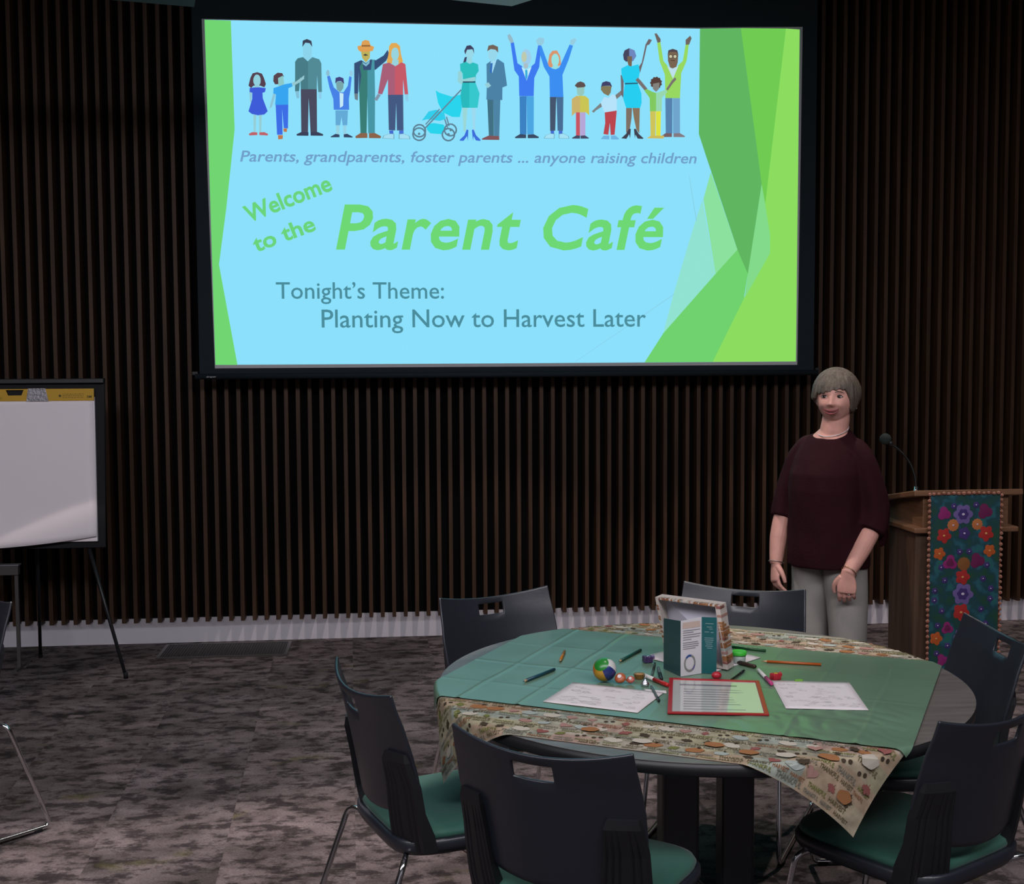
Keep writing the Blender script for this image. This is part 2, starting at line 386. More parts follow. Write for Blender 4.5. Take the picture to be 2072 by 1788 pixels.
((55,200,205),[(-219,646),(-184,646),(-161,585),(-173,504),(-221,504)]),
((60,110,220),[(-277,322),(-250,347),(-237,380),(-227,378),(-231,315),(-235,343),(-255,316),(-277,316)]),
((60,110,220),[(-207,378),(-197,381),(-183,348),(-157,323),(-159,316),(-184,319),(-197,343),(-201,316)]),
((66,112,132),[(-117,553),(-82,553),(-81,344),(-109,344)]),
((78,132,165),[(-82,553),(-41,554),(-49,345),(-80,344)]),
((152,216,236),[(-58,809),(-60,794),(-66,781),(-74,773),(-85,770),(-95,772),(-103,781),(-109,793),(-111,808),(-109,822),(-103,835),(-94,844),(-84,847),(-74,844),(-65,836),(-59,823)]),
((115,100,90),[(-116,824),(-108,856),(-81,862),(-53,850),(-52,817),(-68,834),(-95,837)]),
((75,130,166),[(-120,752),(-95,770),(-78,758),(-55,782),(-19,759),(-2,632),(-29,621),(-30,550),(-122,551),(-119,630)]),
((165,220,245),[(-97,766),(-62,775),(-87,700)]),
((50,110,190),[(-95,757),(-84,759),(-90,699),(-101,707)]),
((150,205,215),[(-132,638),(-110,649),(-94,630),(-114,616)]),
((130,85,90),[(-149,330),(-112,347),(-49,345),(-49,323),(-148,323)]),
((150,185,200),[(2,916),(15,925),(31,900),(39,876),(22,871),(6,896)]),
((148,205,226),[(166,889),(186,909),(215,903),(213,877),(197,860),(179,861)]),
((158,205,235),[(139,794),(136,776),(130,760),(120,750),(109,746),(97,749),(88,759),(81,775),(79,793),(82,811),(88,826),(98,837),(109,841),(121,837),(130,827),(136,812)]),
((190,202,175),[(113,796),(112,785),(109,775),(104,768),(98,766),(92,768),(87,774),(84,784),(83,795),(84,807),(87,817),(92,823),(98,826),(104,823),(109,817),(112,807)]),
((170,190,200),[(121,746),(120,740),(117,735),(112,731),(107,730),(101,731),(97,735),(94,740),(93,746),(94,752),(97,757),(101,760),(107,762),(112,761),(117,757),(120,752)]),
((62,122,240),[(20,873),(39,877),(59,760),(86,743),(108,669),(140,744),(160,762),(179,863),(197,863),(185,740),(156,678),(152,575),(68,574),(66,685),(41,720)]),
((195,236,250),[(82,738),(109,723),(140,739),(111,662)]),
((50,170,220),[(103,723),(116,723),(117,685),(110,664),(104,684)]),
((60,130,195),[(70,573),(110,574),(109,357),(71,357)]),
((75,166,226),[(110,574),(153,574),(151,358),(113,357)]),
((60,75,100),[(41,340),(71,358),(107,356),(107,335),(44,334)]),
((60,75,100),[(116,356),(152,358),(182,343),(179,336),(116,335)]),
((150,206,226),[(366,897),(393,908),(404,898),(384,867),(366,872)]),
((216,150,110),[(235,759),(244,812),(262,834),(289,836),(307,804),(312,756),(289,740),(244,741)]),
((152,226,226),[(301,782),(299,768),(294,756),(287,747),(278,744),(269,747),(262,755),(257,767),(256,781),(257,795),(262,807),(270,815),(278,818),(287,816),(294,808),(299,796)]),
((60,142,240),[(186,860),(199,859),(241,746),(262,733),(302,740),(362,871),(382,865),(357,787),(320,698),(325,572),(246,571),(244,688),(212,741),(190,811)]),
((150,222,224),[(262,750),(295,751),(301,739),(280,729),(262,733)]),
((70,85,110),[(246,571),(285,572),(282,539),(277,380),(247,379)]),
((72,110,150),[(285,572),(325,572),(322,380),(290,380)]),
((70,110,210),[(249,379),(270,380),(270,360),(251,360)]),
((70,110,210),[(297,380),(319,380),(319,361),(297,360)]),
((110,165,185),[(209,335),(220,352),(249,364),(274,362),(272,334)]),
((165,225,245),[(214,337),(223,352),(248,362),(270,360),(268,336)]),
((110,165,185),[(297,362),(324,365),(356,350),(359,335),(297,336)]),
((165,225,245),[(301,360),(324,363),(352,350),(355,337),(301,338)]),
((150,200,190),[(402,634),(449,634),(447,595),(429,575),(406,589)]),
((95,80,80),[(391,638),(406,656),(425,663),(447,655),(456,637),(445,630),(406,627)]),
((202,197,85),[(374,562),(402,581),(452,581),(474,564),(476,469),(456,487),(397,486),(374,463)]),
((202,178,108),[(374,562),(402,581),(423,572),(422,486),(397,486),(374,463)]),
((200,85,100),[(398,486),(422,486),(422,353),(398,353)]),
((182,166,216),[(424,486),(454,487),(453,353),(424,353)]),
((70,75,100),[(374,340),(401,355),(422,353),(422,336),(376,336)]),
((70,75,100),[(425,353),(451,355),(474,341),(472,337),(425,336)]),
((125,130,130),[(491,493),(547,545),(558,525),(515,498),(502,485)]),
((125,122,122),[(629,587),(666,617),(671,593),(638,565)]),
((130,120,90),[(547,639),(608,640),(602,601),(588,583),(561,596),(544,618)]),
((65,65,105),[(545,631),(552,658),(575,667),(599,661),(611,635),(597,641),(556,639)]),
((182,226,250),[(543,543),(565,577),(588,570),(611,593),(629,588),(638,565),(638,500),(567,488),(556,508)]),
((186,70,80),[(567,488),(638,500),(634,455),(625,361),(602,359),(597,428),(588,360),(559,364),(570,428)]),
((112,180,226),[(543,335),(561,355),(593,355),(594,334)]),
((112,180,226),[(604,355),(629,357),(651,340),(648,333),(604,334)]),
((110,102,106),[(766,748),(785,777),(807,879),(826,912),(845,906),(830,880),(816,875),(798,795),(775,717)]),
((110,106,112),[(661,704),(679,696),(677,570),(664,591)]),
((125,112,102),[(693,518),(728,519),(725,457),(712,376),(693,374)]),
((136,116,92),[(730,519),(774,519),(771,368),(753,395),(739,457)]),
((70,70,95),[(675,819),(684,844),(711,857),(711,783),(693,779),(679,791)]),
((110,136,190),[(711,857),(743,845),(753,812),(734,783),(711,783)]),
((120,102,82),[(700,811),(728,811),(726,754),(708,754),(700,783)]),
((40,206,240),[(664,740),(702,760),(719,753),(766,766),(774,724),(762,657),(783,600),(785,546),(776,516),(693,515),(675,571),(684,651),(666,704)]),
((40,90,112),[(686,658),(762,661),(762,654),(686,650)]),
((65,65,80),[(664,341),(693,367),(710,396),(721,396),(717,339),(711,365),(695,338)]),
((65,65,80),[(739,396),(751,396),(767,368),(796,343),(792,339),(762,340),(748,363),(745,340)]),
((110,100,96),[(860,942),(872,945),(896,912),(896,893),(878,890),(869,916)]),
((112,102,96),[(1044,910),(1071,935),(1080,920),(1065,883),(1045,881)]),
((120,100,80),[(939,829),(945,849),(968,858),(995,850),(1001,825),(998,781),(987,747),(954,746),(940,789)]),
((80,70,80),[(938,822),(942,849),(968,858),(995,850),(1002,823),(988,841),(950,840)]),
((70,65,70),[(969,814),(968,809),(965,805),(961,802),(956,801),(951,802),(947,805),(944,809),(943,814),(944,818),(947,822),(951,825),(956,826),(961,825),(965,823),(968,819)]),
((206,202,165),[(965,814),(965,811),(963,808),(960,806),(956,805),(953,806),(950,807),(948,810),(947,814),(948,817),(950,820),(952,822),(956,823),(960,822),(963,820),(965,817)]),
((70,65,70),[(995,814),(994,810),(991,806),(987,803),(982,802),(977,803),(973,805),(970,809),(969,814),(970,819),(973,823),(977,826),(982,827),(987,826),(991,823),(994,819)]),
((206,202,165),[(991,814),(990,811),(988,808),(985,806),(982,805),(978,806),(975,808),(973,811),(973,814),(973,818),(975,820),(978,822),(982,823),(985,823),(988,821),(990,818)]),
((70,55,50),[(957,789),(981,789),(981,793),(957,793)]),
((152,216,96),[(876,889),(895,896),(913,788),(936,762),(968,690),(1000,763),(1028,790),(1044,882),(1063,884),(1051,791),(1019,719),(1012,576),(925,575),(922,708),(890,788)]),
((190,224,236),[(936,758),(968,745),(1002,761),(970,686)]),
((86,130,176),[(925,575),(967,576),(967,373),(928,373)]),
((112,166,206),[(969,576),(1012,576),(1013,374),(971,373)]),
((120,95,100),[(898,354),(928,374),(965,373),(965,352),(905,351)]),
((132,122,130),[(974,373),(1011,375),(1043,358),(1040,352),(974,352)]),
((120,112,112),[(748,675),(762,690),(781,671),(819,627),(803,616),(770,653)]),
((122,112,112),[(930,627),(964,678),(983,696),(990,683),(968,659),(939,618)]),
((86,64,60),[(901,662),(905,651),(896,645),(894,634),(883,633),(875,625),(866,630),(855,627),(850,637),(839,641),(840,652),(833,661),(840,670),(839,681),(850,685),(855,695),(866,693),(875,698),(883,691),(894,690),(896,679),(905,672)]),
((132,130,125),[(851,656),(890,664),(888,628),(870,610),(851,626)]),
((130,202,96),[(799,618),(817,625),(849,610),(870,604),(870,499),(834,498),(832,574)]),
((152,216,176),[(870,604),(890,610),(927,624),(937,609),(905,577),(904,499),(870,499)]),
((206,196,90),[(835,498),(868,499),(866,356),(838,355)]),
((222,226,64),[(869,499),(899,499),(897,356),(870,356)]),
((206,186,92),[(815,343),(840,358),(919,359),(914,342)])]
# ------------------------------------------------------------------ materials
def carpet_material():
    m = bpy.data.materials.new('carpet'); m.use_nodes = True; nt = m.node_tree; N = nt.nodes; L = nt.links
    b = N['Principled BSDF']; b.inputs['Roughness'].default_value = 0.95; b.inputs['Specular IOR Level'].default_value = 0.15
    tc = N.new('ShaderNodeTexCoord')
    def mapping(sc, rot=0.0):
        mp = N.new('ShaderNodeMapping'); mp.inputs['Scale'].default_value = sc; mp.inputs['Rotation'].default_value = (0, 0, rot)
        L.new(tc.outputs['Object'], mp.inputs['Vector']); return mp.outputs['Vector']
    def noise_(vec, sc, det=6, rough=0.6):
        n = N.new('ShaderNodeTexNoise'); n.inputs['Scale'].default_value = sc; n.inputs['Detail'].default_value = det; n.inputs['Roughness'].default_value = rough
        L.new(vec, n.inputs['Vector']); return n.outputs['Fac']
    def ramp(src, p0, c0, p1, c1):
        r = N.new('ShaderNodeValToRGB'); e = r.color_ramp.elements
        e[0].position = p0; e[0].color = (*c0, 1); e[1].position = p1; e[1].color = (*c1, 1)
        L.new(src, r.inputs['Fac']); return r.outputs['Color']
    def mix(fac, a, c, mode='MIX'):
        x = N.new('ShaderNodeMix'); x.data_type = 'RGBA'; x.blend_type = mode
        if isinstance(fac, float): x.inputs[0].default_value = fac
        else: L.new(fac, x.inputs[0])
        for s, i in ((a, 6), (c, 7)):
            if isinstance(s, tuple): x.inputs[i].default_value = (*s, 1)
            else: L.new(s, x.inputs[i])
        return x.outputs[2]
    br = N.new('ShaderNodeTexBrick'); br.offset = 0.5
    br.inputs['Scale'].default_value = 1.0; br.inputs['Brick Width'].default_value = 1.0; br.inputs['Row Height'].default_value = 0.45
    br.inputs['Mortar Size'].default_value = 0.0; br.inputs['Color1'].default_value = (0, 0, 0, 1); br.inputs['Color2'].default_value = (1, 1, 1, 1); br.inputs['Mortar'].default_value = (0.5, 0.5, 0.5, 1)
    L.new(mapping((1, 1, 1), radians(88)), br.inputs['Vector'])
    tile = br.outputs['Color']
    # each plank shifts the pattern so motifs break at the seams
    vm = N.new('ShaderNodeVectorMath'); vm.operation = 'MULTIPLY_ADD'
    L.new(tile, vm.inputs[0]); vm.inputs[1].default_value = (7.3, 3.1, 0); L.new(mapping((1, 1.5, 1)), vm.inputs[2])
    vec = vm.outputs[0]
    base = ramp(noise_(vec, 3.2, 5), 0.35, (0.070, 0.058, 0.057), 0.65, (0.185, 0.152, 0.155))
    spots = ramp(noise_(vec, 9.0, 7, 0.68), 0.47, (1, 1, 1), 0.58, (0.28, 0.27, 0.28))
    c = mix(1.0, base, spots, 'MULTIPLY')
    moss = ramp(noise_(vec, 2.1, 3), 0.62, (0, 0, 0), 0.70, (0.6, 0.6, 0.6))
    c = mix(moss, c, (0.115, 0.105, 0.045))
    fine = ramp(noise_(mapping((1, 2, 1)), 120, 3), 0.3, (0.62, 0.62, 0.62), 0.7, (1.35, 1.35, 1.35))
    c = mix(1.0, c, fine, 'MULTIPLY')
    tint = ramp(tile, 0.0, (0.90, 0.90, 0.92), 1.0, (1.08, 1.06, 1.06))
    c = mix(1.0, c, tint, 'MULTIPLY')
    L.new(c, b.inputs['Base Color'])
    bp = N.new('ShaderNodeBump'); bp.inputs['Strength'].default_value = 0.5; bp.inputs['Distance'].default_value = 0.004
    L.new(noise_(mapping((1, 1, 1)), 220, 2), bp.inputs['Height']); L.new(bp.outputs['Normal'], b.inputs['Normal'])
    return m

M_CARPET = carpet_material()
M_BACKING = mat('black_acoustic_felt', (0.004, 0.004, 0.0045), 0.95, spec=0.1)
M_SLAT = mat('dark_walnut', (0.048, 0.023, 0.0115), 0.55, spec=0.25, var=0.35, scale=3.0, stretch=(14, 14, 0.8))
M_BASEB = mat('white_paint', (0.62, 0.59, 0.64), 0.5, var=0.03)
M_CEIL = mat('ceiling_white', (0.55, 0.55, 0.55), 0.9)
M_WALLP = mat('side_wall_paint', (0.10, 0.09, 0.085), 0.9)
M_BLACK = mat('matte_black', (0.012, 0.012, 0.014), 0.7, spec=0.2)
M_BLACKMETAL = mat('black_metal', (0.012, 0.012, 0.014), 0.4, spec=0.4)
M_CHROME = mat('chrome', (0.75, 0.75, 0.77), 0.14, metal=1.0)

# ------------------------------------------------------------------ room shell
struct(MB().box((-6.5, -6, -0.1), (6.5, 7.6, 0)).build('floor', M_CARPET), 'mottled grey carpet plank floor')
struct(MB().box((-6.5, 7.46, 0.0), (6.5, 7.6, 4.0)).build('wall_front', M_BACKING), 'black backing wall behind the timber slats')
struct(MB().box((-6.5, -6, 3.9), (6.5, 7.6, 4.0)).build('ceiling', M_CEIL), 'white ceiling above the screen')
struct(MB().box((-6.6, -6, 0), (-6.5, 7.6, 4.0)).build('wall_left', M_WALLP), 'plain side wall on the left')
struct(MB().box((6.5, -6, 0), (6.6, 7.6, 4.0)).build('wall_right', M_WALLP), 'plain side wall on the right')
mb = MB(); x = -2.2225 - 0.0693 * 60; rnd = random.Random(3)
while x < 6.4:
    w = 0.0115
    mb.box((x - w, 7.36 + rnd.uniform(-.0015, .0015), 0.142), (x + w, 7.465, 3.9)); x += 0.0693
struct(mb.build('trim_1', M_SLAT), 'row of vertical dark walnut slats across the front wall')
struct(MB().box((-6.5, 7.448, 0.0), (6.5, 7.47, 0.150)).build('baseboard_front', M_BASEB), 'white baseboard under the slats')

struct(MB().box((-6.5, 2.1, 3.54), (6.5, 2.25, 3.9)).build('trim_2', M_CEIL), 'added unseen beam keeping the strip light off the upper wall')  # beam added out of view to darken the upper slats

# ceiling panels hanging near the screen
M_PANEL = mat('white_panel', (0.80, 0.80, 0.80), 0.8); M_PANELD = mat('grey_panel', (0.10, 0.10, 0.10), 0.8)
t = tag(MB().prism([(0.53, 5.35), (-0.10, 5.18), (-0.05, 4.75), (0.60, 4.92), (0.62, 5.235)], 3.20, 3.26).build('ceiling_panel', M_PANEL),
    'pale suspended ceiling panel whose corner dips into view above the screen', 'panel')
cable = MB()
for px, py in ((0.4, 5.2), (0.1, 4.95)): cable.tube([(px, py, 3.25), (px, py, 3.9)], 0.004, 6)
cable.build('hanger', M_BLACKMETAL, t)
t = tag(MB().prism([(-0.825, 5.46), (-2.4, 5.09), (-2.3, 4.65), (-0.73, 5.02)], 3.198, 3.26).build('ceiling_panel', M_PANELD),
    'dark grey suspended ceiling panel at upper left beside the screen', 'panel')
cable = MB()
for px, py in ((-1.0, 5.25), (-2.1, 4.9)): cable.tube([(px, py, 3.25), (px, py, 3.9)], 0.004, 6)
cable.build('hanger', M_BLACKMETAL, t)

# floor vent
t = thing('floor_vent', 'long dark floor vent set in the carpet below the baseboard', 'vent', (-0.99, 7.21, 0))
M_VENT = mat('vent_metal', (0.045, 0.042, 0.042), 0.5, metal=0.4); M_VENTE = mat('vent_edge', (0.13, 0.12, 0.115), 0.35, metal=0.8)
g = MB()
for i in range(46): g.box((-0.345 + i * 0.0152, -0.15, 0.001), (-0.345 + i * 0.0152 + 0.008, 0.15, 0.006))
g.box((-0.35, -0.155, 0.0005), (0.35, 0.155, 0.003)); g.build('grille', M_VENT, t)
g = MB(); g.box((-0.37, -0.172, 0), (0.37, -0.155, 0.007)); g.box((-0.37, 0.155, 0), (0.37, 0.17, 0.007)); g.box((-0.37, -0.155, 0), (-0.35, 0.155, 0.007)); g.box((0.35, -0.155, 0), (0.37, 0.155, 0.007))
g.build('frame', M_VENTE, t)

# ------------------------------------------------------------------ projection screen
scr = thing('projection_screen', 'large black bordered projection screen showing a blue and green slide', 'screen', (0.68, 7.15, 2.63))
def flat(poly, y, mb, mi=0):   # polygon in slide millimetres at depth y
    vs = [(px * 0.001, y, pz * 0.001) for px, pz in poly]
    a = sum(poly[i][0] * poly[(i + 1) % len(poly)][1] - poly[(i + 1) % len(poly)][0] * poly[i][1] for i in range(len(poly)))
    mb.add(vs, [tuple(range(len(vs))) if a > 0 else tuple(reversed(range(len(vs))))], mi)
M_SCRB = mat('black_screen_fabric', (0.008, 0.014, 0.019), 0.8, spec=0.25)
M_SCRW = mat('screen_white', (0.42, 0.42, 0.44), 0.8)
MB().box((-1.775, 0.0, -1.02), (1.835, 0.006, 1.27)).build('black_drop', M_SCRB, scr)
MB().tube([(-1.80, 0.003, -1.028), (1.86, 0.003, -1.028)], 0.017, 12).build('bottom_bar', M_SCRB, scr)
b = MB(); b.box((-1.815, -0.004, -1.018), (-1.785, 0.01, -1.0)); b.build('end_cap', M_BLACKMETAL, scr); b = MB(); b.box((1.845, -0.004, -1.018), (1.87, 0.01, -1.0)); b.build('end_cap', M_BLACKMETAL, scr)
b = MB(); flat([(-1720, 974), (-1688, -982), (1733, -982), (1746, 1000), (1430, 993), (1130, 984), (-74, 977)], -0.0012, b); b.build('white_surface', M_SCRW, scr)
slide_cols = {}
def slide_mat(c):
    if c not in slide_cols: slide_cols[c] = emit('slide_colour', lin(c))
    return slide_cols[c]
def slide_mesh(name, shapes, y0, parent, dy=1.2e-5):
    mb = MB(); keys = []
    for i, (c, poly) in enumerate(shapes):
        if c not in keys: keys.append(c)
        flat(poly, y0 - i * dy, mb, keys.index(c))
    return mb.build(name, [slide_mat(c) for c in keys], parent)
bgpoly = [(-1704, 969), (-1685, -962), (-86, -963), (1724, -962), (1728, 984), (1400, 981), (1130, 977), (-74, 970)]
img = slide_mesh('projected_slide', [((141, 224, 251), bgpoly)] + SLIDE_SHAPES, -0.0020, scr, 4e-5)
slide_mesh('family_illustration', SLIDE_PEOPLE, -0.0028, img)
def slide_text(name, s, x, z, cap, width, ang, col, bold, shear, space, y=-0.0050):
    v, f, w = text_mesh(s, bold, shear, space)
    sx = width / w; ca, sa = cos(radians(ang)), sin(radians(ang))
    # one part per word: cut the line at its widest gaps (measured without the slant)
    fx = [(min(v[i][0] - shear * v[i][1] for i in q), max(v[i][0] - shear * v[i][1] for i in q)) for q in f]
    order = sorted(range(len(f)), key=lambda i: fx[i][0]); hi = -9; gaps = []
    for i in order:
        if hi > -9 and fx[i][0] > hi: gaps.append((fx[i][0] - hi, fx[i][0]))
        hi = max(hi, fx[i][1])
    cuts = sorted(c for _, c in sorted(gaps, reverse=True)[:len(s.split()) - 1])
    for k in range(len(cuts) + 1):
        sel = [f[i] for i in range(len(f)) if sum(1 for c in cuts if fx[i][0] >= c - 1e-6) == k]
        ids = sorted({i for q in sel for i in q}); mp = {a: b_ for b_, a in enumerate(ids)}; mb = MB()
        mb.add([((x + v[i][0] * sx * ca - v[i][1] * cap * sa) * .001, y, (z + v[i][0] * sx * sa + v[i][1] * cap * ca) * .001) for i in ids], [tuple(mp[i] for i in q) for q in sel])
        mb.build(name, slide_mat(col), img)
slide_text('slide_lettering', 'Parents, grandparents, foster parents ... anyone raising children', -1523, 185, 62, 2636, 0.33, (112, 160, 203), 0.012, 0.2, 1.0)
slide_text('slide_lettering', 'Welcome', -1482, -160, 98, 516, 21.6, (106, 212, 122), 0.024, 0, 1.0)
slide_text('slide_lettering', 'to the', -1442, -326, 92, 366, 20.6, (106, 212, 122), 0.024, 0, 1.0)
slide_text('slide_lettering', 'Parent Caf\u00e9', -992, -307, 256, 1912, 0.1, (110, 216, 116), 0.018, 0.2, 1.06)
slide_text('slide_lettering', 'Tonight\u2019s Theme:', -1336, -587, 94, 960, 0, (74, 140, 156), 0.005, 0, 1.0)
slide_text('slide_lettering', 'Planting Now to Harvest Later', -1080, -752, 103, 1892, 0, (74, 140, 156), 0.005, 0, 1.0)
v, f, w = text_mesh('draper', 0.01, 0.1)
b = MB(); b.add([(-1.735 + px / w * 0.055, -0.0152, -1.034 + pz * 0.009) for px, pz in v], f); b.build('maker_lettering', mat('badge_grey', (0.35, 0.36, 0.37), 0.5), scr)

# ------------------------------------------------------------------ flip chart
ez = thing('flip_chart_easel', 'black tripod flip chart easel holding the paper pad at left', 'easel', (-1.92, 6.75, 0))
tl = 0.055
def zt(x, y, z): return (x, y + (z - 1.1) * tl, z)
b = MB()
b.prism([(-0.38, 0.69), (0.372, 0.69), (0.378, 1.592), (-0.38, 1.592)], 0.006, 0.03, fn=lambda x, z, d: (x, d + (z - 1.1) * tl, z))
b.build('board', M_BLACK, ez, bevel=0.004)
b = MB(); b.prism([(-0.38, 1.575), (0.378, 1.575), (0.378, 1.60), (-0.38, 1.60)], -0.02, 0.03, fn=lambda x, z, d: (x, d + (z - 1.1) * tl, z)); b.build('clamp_bar', M_BLACKMETAL, ez, bevel=0.003)
for a, c in (((0.26, 0.02, 0.75), (0.484, -0.125, 0.008)), ((-0.26, 0.02, 0.75), (-0.484, -0.125, 0.008)), ((0.0, 0.05, 1.25), (-0.106, 0.41, 0.008))):
    a = Vector(a); c = Vector(c)
    lg = MB().tube([a, a.lerp(c, .5), c], [0.012, 0.010, 0.009], 10).build('leg', M_BLACKMETAL, ez)
    MB().lathe([(0.012, 0), (0.012, 0.03), (0.008, 0.034)], (c.x, c.y, 0), 12).build('rubber_foot', M_BLACK, lg)
MB().tube([(0.33, -0.05, 0.52), (-0.33, -0.05, 0.52)], 0.006, 8).build('brace', M_BLACKMETAL, ez) if False else None

M_PAPER = mat('white_paper', (0.86, 0.79, 0.83), 0.85, spec=0.2)
M_YEL = mat('yellow_card', (0.52, 0.30, 0.012), 0.6)
M_INK = mat('dark_print', (0.10, 0.07, 0.02), 0.7)
pd = thing('flip_chart_pad', 'large white paper pad with a yellow top strip on the black easel', 'paper pad', (-1.92, 6.75, 0))
PD = lambda x, z, d: (x, d + (z - 1.1) * tl, z)
# hanging sheets: grid with a lifted bottom edge
def pad_sheet(y0, lift, zb, name, x1=0.334):
    n, k = 14, 24; g = []
    for i in range(k + 1):
        for j in range(n + 1):
            u = j / n; w = i / k; x = -0.307 + (x1 - 0.006 * (1 - w) + 0.307) * u + 0.006 * (1 - w) * 0
            z = 1.49 + (zb(u) - 1.49) * (w)
            e = max(0, (w - 0.72) / 0.28)
            g.append(PD(x - 0.006 * (1 - w), z, y0 - lift * e * e * (0.3 + 0.7 * (1 - u)) - 0.003 * sin(w * 3)))
    mb = MB(); mb.add(g, [(i * (n + 1) + j, i * (n + 1) + j + 1, (i + 1) * (n + 1) + j + 1, (i + 1) * (n + 1) + j) for i in range(k) for j in range(n)], 0, True)
    return mb.build(name, M_PAPER, pd, solid=0.0008)
MB().prism([(-0.307, 0.728), (0.334, 0.728), (0.328, 1.50), (-0.307, 1.50)], -0.012, 0.0055, fn=PD).build('sheet_stack', M_PAPER, pd)
pad_sheet(-0.016, 0.035, lambda u: 0.70 + 0.045 * u * u + 0.012 * u, 'top_sheet')
b = MB()
# yellow strip with a trapezoid hand hole
hx0, hx1, hz0, hz1 = -0.128, -0.035, 1.512, 1.541
b.prism([(-0.307, 1.482), (0.328, 1.482), (0.328, hz0), (-0.307, hz0)], -0.02, -0.0135, fn=PD)
b.prism([(-0.307, hz0), (hx0 + .012, hz0), (hx0, hz1), (-0.307, hz1)], -0.02, -0.0135, fn=PD)
b.prism([(hx1 - .012, hz0), (0.328, hz0), (0.328, hz1), (hx1, hz1)], -0.02, -0.0135, fn=PD)
b.prism([(-0.307, hz1), (0.328, hz1), (0.328, 1.546), (-0.307, 1.546)], -0.02, -0.0135, fn=PD)
hd = b.build('header_strip', M_YEL, pd)
b = MB(); b.prism([(hx0 + .012, hz0), (hx1 - .012, hz0), (hx1, hz1), (hx0, hz1)], -0.006, -0.003, fn=PD); b.build('hand_hole', M_BLACK, hd)
b = MB()
v, f, w = text_mesh('3M', 0.03)
b.add([PD(0.291 + px / w * 0.026, 1.496 + pz * 0.013, -0.0206) for px, pz in v], f)
rnd = random.Random(5)
for r_ in range(3):
    x = 0.165
    while x < 0.275:
        l = rnd.uniform(.004, .013); b.prism([(x, 1.498 + r_ * .009), (x + l, 1.498 + r_ * .009), (x + l, 1.5005 + r_ * .009), (x, 1.5005 + r_ * .009)], -0.0206, -0.0202, fn=PD); x += l + .004
for r_ in range(2):
    x = -0.29
    while x < -0.15:
        l = rnd.uniform(.004, .013); b.prism([(x, 1.494 + r_ * .007), (x + l, 1.494 + r_ * .007), (x + l, 1.496 + r_ * .007), (x, 1.496 + r_ * .007)], -0.0206, -0.0202, fn=PD); x += l + .004
b.lathe([(0.007, 0), (0.007, 0.0004)], PD(0.152, 1.508, -0.0204), 14, axis=(0, -1, 0))
b.build('header_print', M_INK, hd)
MB().prism([(-0.022, 1.480), (0.093, 1.480), (0.078, 1.549), (-0.012, 1.549)], -0.0225, -0.0202, fn=PD).build('tape_patch', mat('silver_tape', (0.33, 0.32, 0.35), 0.35, metal=0.3, bump=0.8, bscale=70), hd)

# ------------------------------------------------------------------ low stand at the left edge
M_GREYMET = mat('grey_metal', (0.085, 0.078, 0.075), 0.45, metal=0.3); M_GTOP = mat('pale_grey_metal', (0.20, 0.20, 0.21), 0.4, metal=0.3)
st = thing('metal_stand', 'low grey metal stand with thin square legs at the far left', 'stand', (-2.40, 6.91, 0))
MB().box((-0.34, -0.02, 0.524), (0.345, 0.02, 0.576)).build('top_rail', M_GREYMET, st, bevel=0.003)
MB().box((-0.345, -0.026, 0.576), (0.35, 0.026, 0.584)).build('rail_cap', M_GTOP, st)
for sx in (-0.33, 0.331):
    MB().box((sx - 0.009, -0.009, 0), (sx + 0.009, 0.009, 0.53)).build('leg', M_GREYMET, st)
    MB().box((sx - 0.012, -0.09, 0), (sx + 0.012, 0.09, 0.012)).build('foot', M_GREYMET, st)
# ------------------------------------------------------------------ round table
TC = Vector((0.885, 3.475, 0)); TR = 0.762; TZ = 0.745
E1 = Vector((0.872, -0.4895, 0)); E2 = Vector((0.4895, 0.872, 0))
tb = thing('round_table', 'round grey laminate table with a dark edge under the two tablecloths', 'table', TC)
def laminate():
    m = mat('grey_oak_laminate', (0.13, 0.115, 0.108), 0.42, spec=0.5, var=0.22, scale=5.0, stretch=(1.2, 9, 1)); return m
M_TEDGE = mat('black_edge_band', (0.012, 0.012, 0.015), 0.45)
MB().lathe([(TR - 0.001, TZ - 0.003), (TR, TZ)], (0, 0, 0), 120).build('tabletop', laminate(), tb)
MB().lathe([(TR - 0.05, TZ - 0.034), (TR - 0.004, TZ - 0.034), (TR, TZ - 0.03), (TR, TZ - 0.003), (TR - 0.02, TZ - 0.003)], (0, 0, 0), 120).build('edge_band', M_TEDGE, tb)
M_LEG = mat('black_steel_column', (0.055, 0.055, 0.060), 0.42, spec=0.5)
MB().box((-0.34, -0.10, TZ - 0.07), (0.42, 0.10, TZ - 0.034)).build('under_frame', M_LEG, tb, bevel=0.01)
MB().box((-0.122, -0.07, 0.075), (-0.012, 0.02, TZ - 0.06)).build('column', M_LEG, tb, bevel=0.012)
MB().box((0.056, -0.07, 0.075), (0.152, 0.02, TZ - 0.06)).build('column', M_LEG, tb, bevel=0.012)
for a in range(4):
    an = radians(10 + 90 * a); c, s_ = cos(an), sin(an); o = Vector((0.02, -0.025, 0))
    pts = [o + Vector((c * d, s_ * d, z)) for d, z in ((0.0, 0.085), (0.12, 0.085), (0.35, 0.06), (0.56, 0.03))]
    ft = MB().tube(pts, [0.04, 0.038, 0.032, 0.026], 12, flat=0.6).build('base_foot', M_LEG, tb)
    MB().lathe([(0.02, 0), (0.024, 0.006), (0.02, 0.03)], pts[-1] - Vector((0, 0, pts[-1].z)), 12).build('glide', M_BLACK, ft)

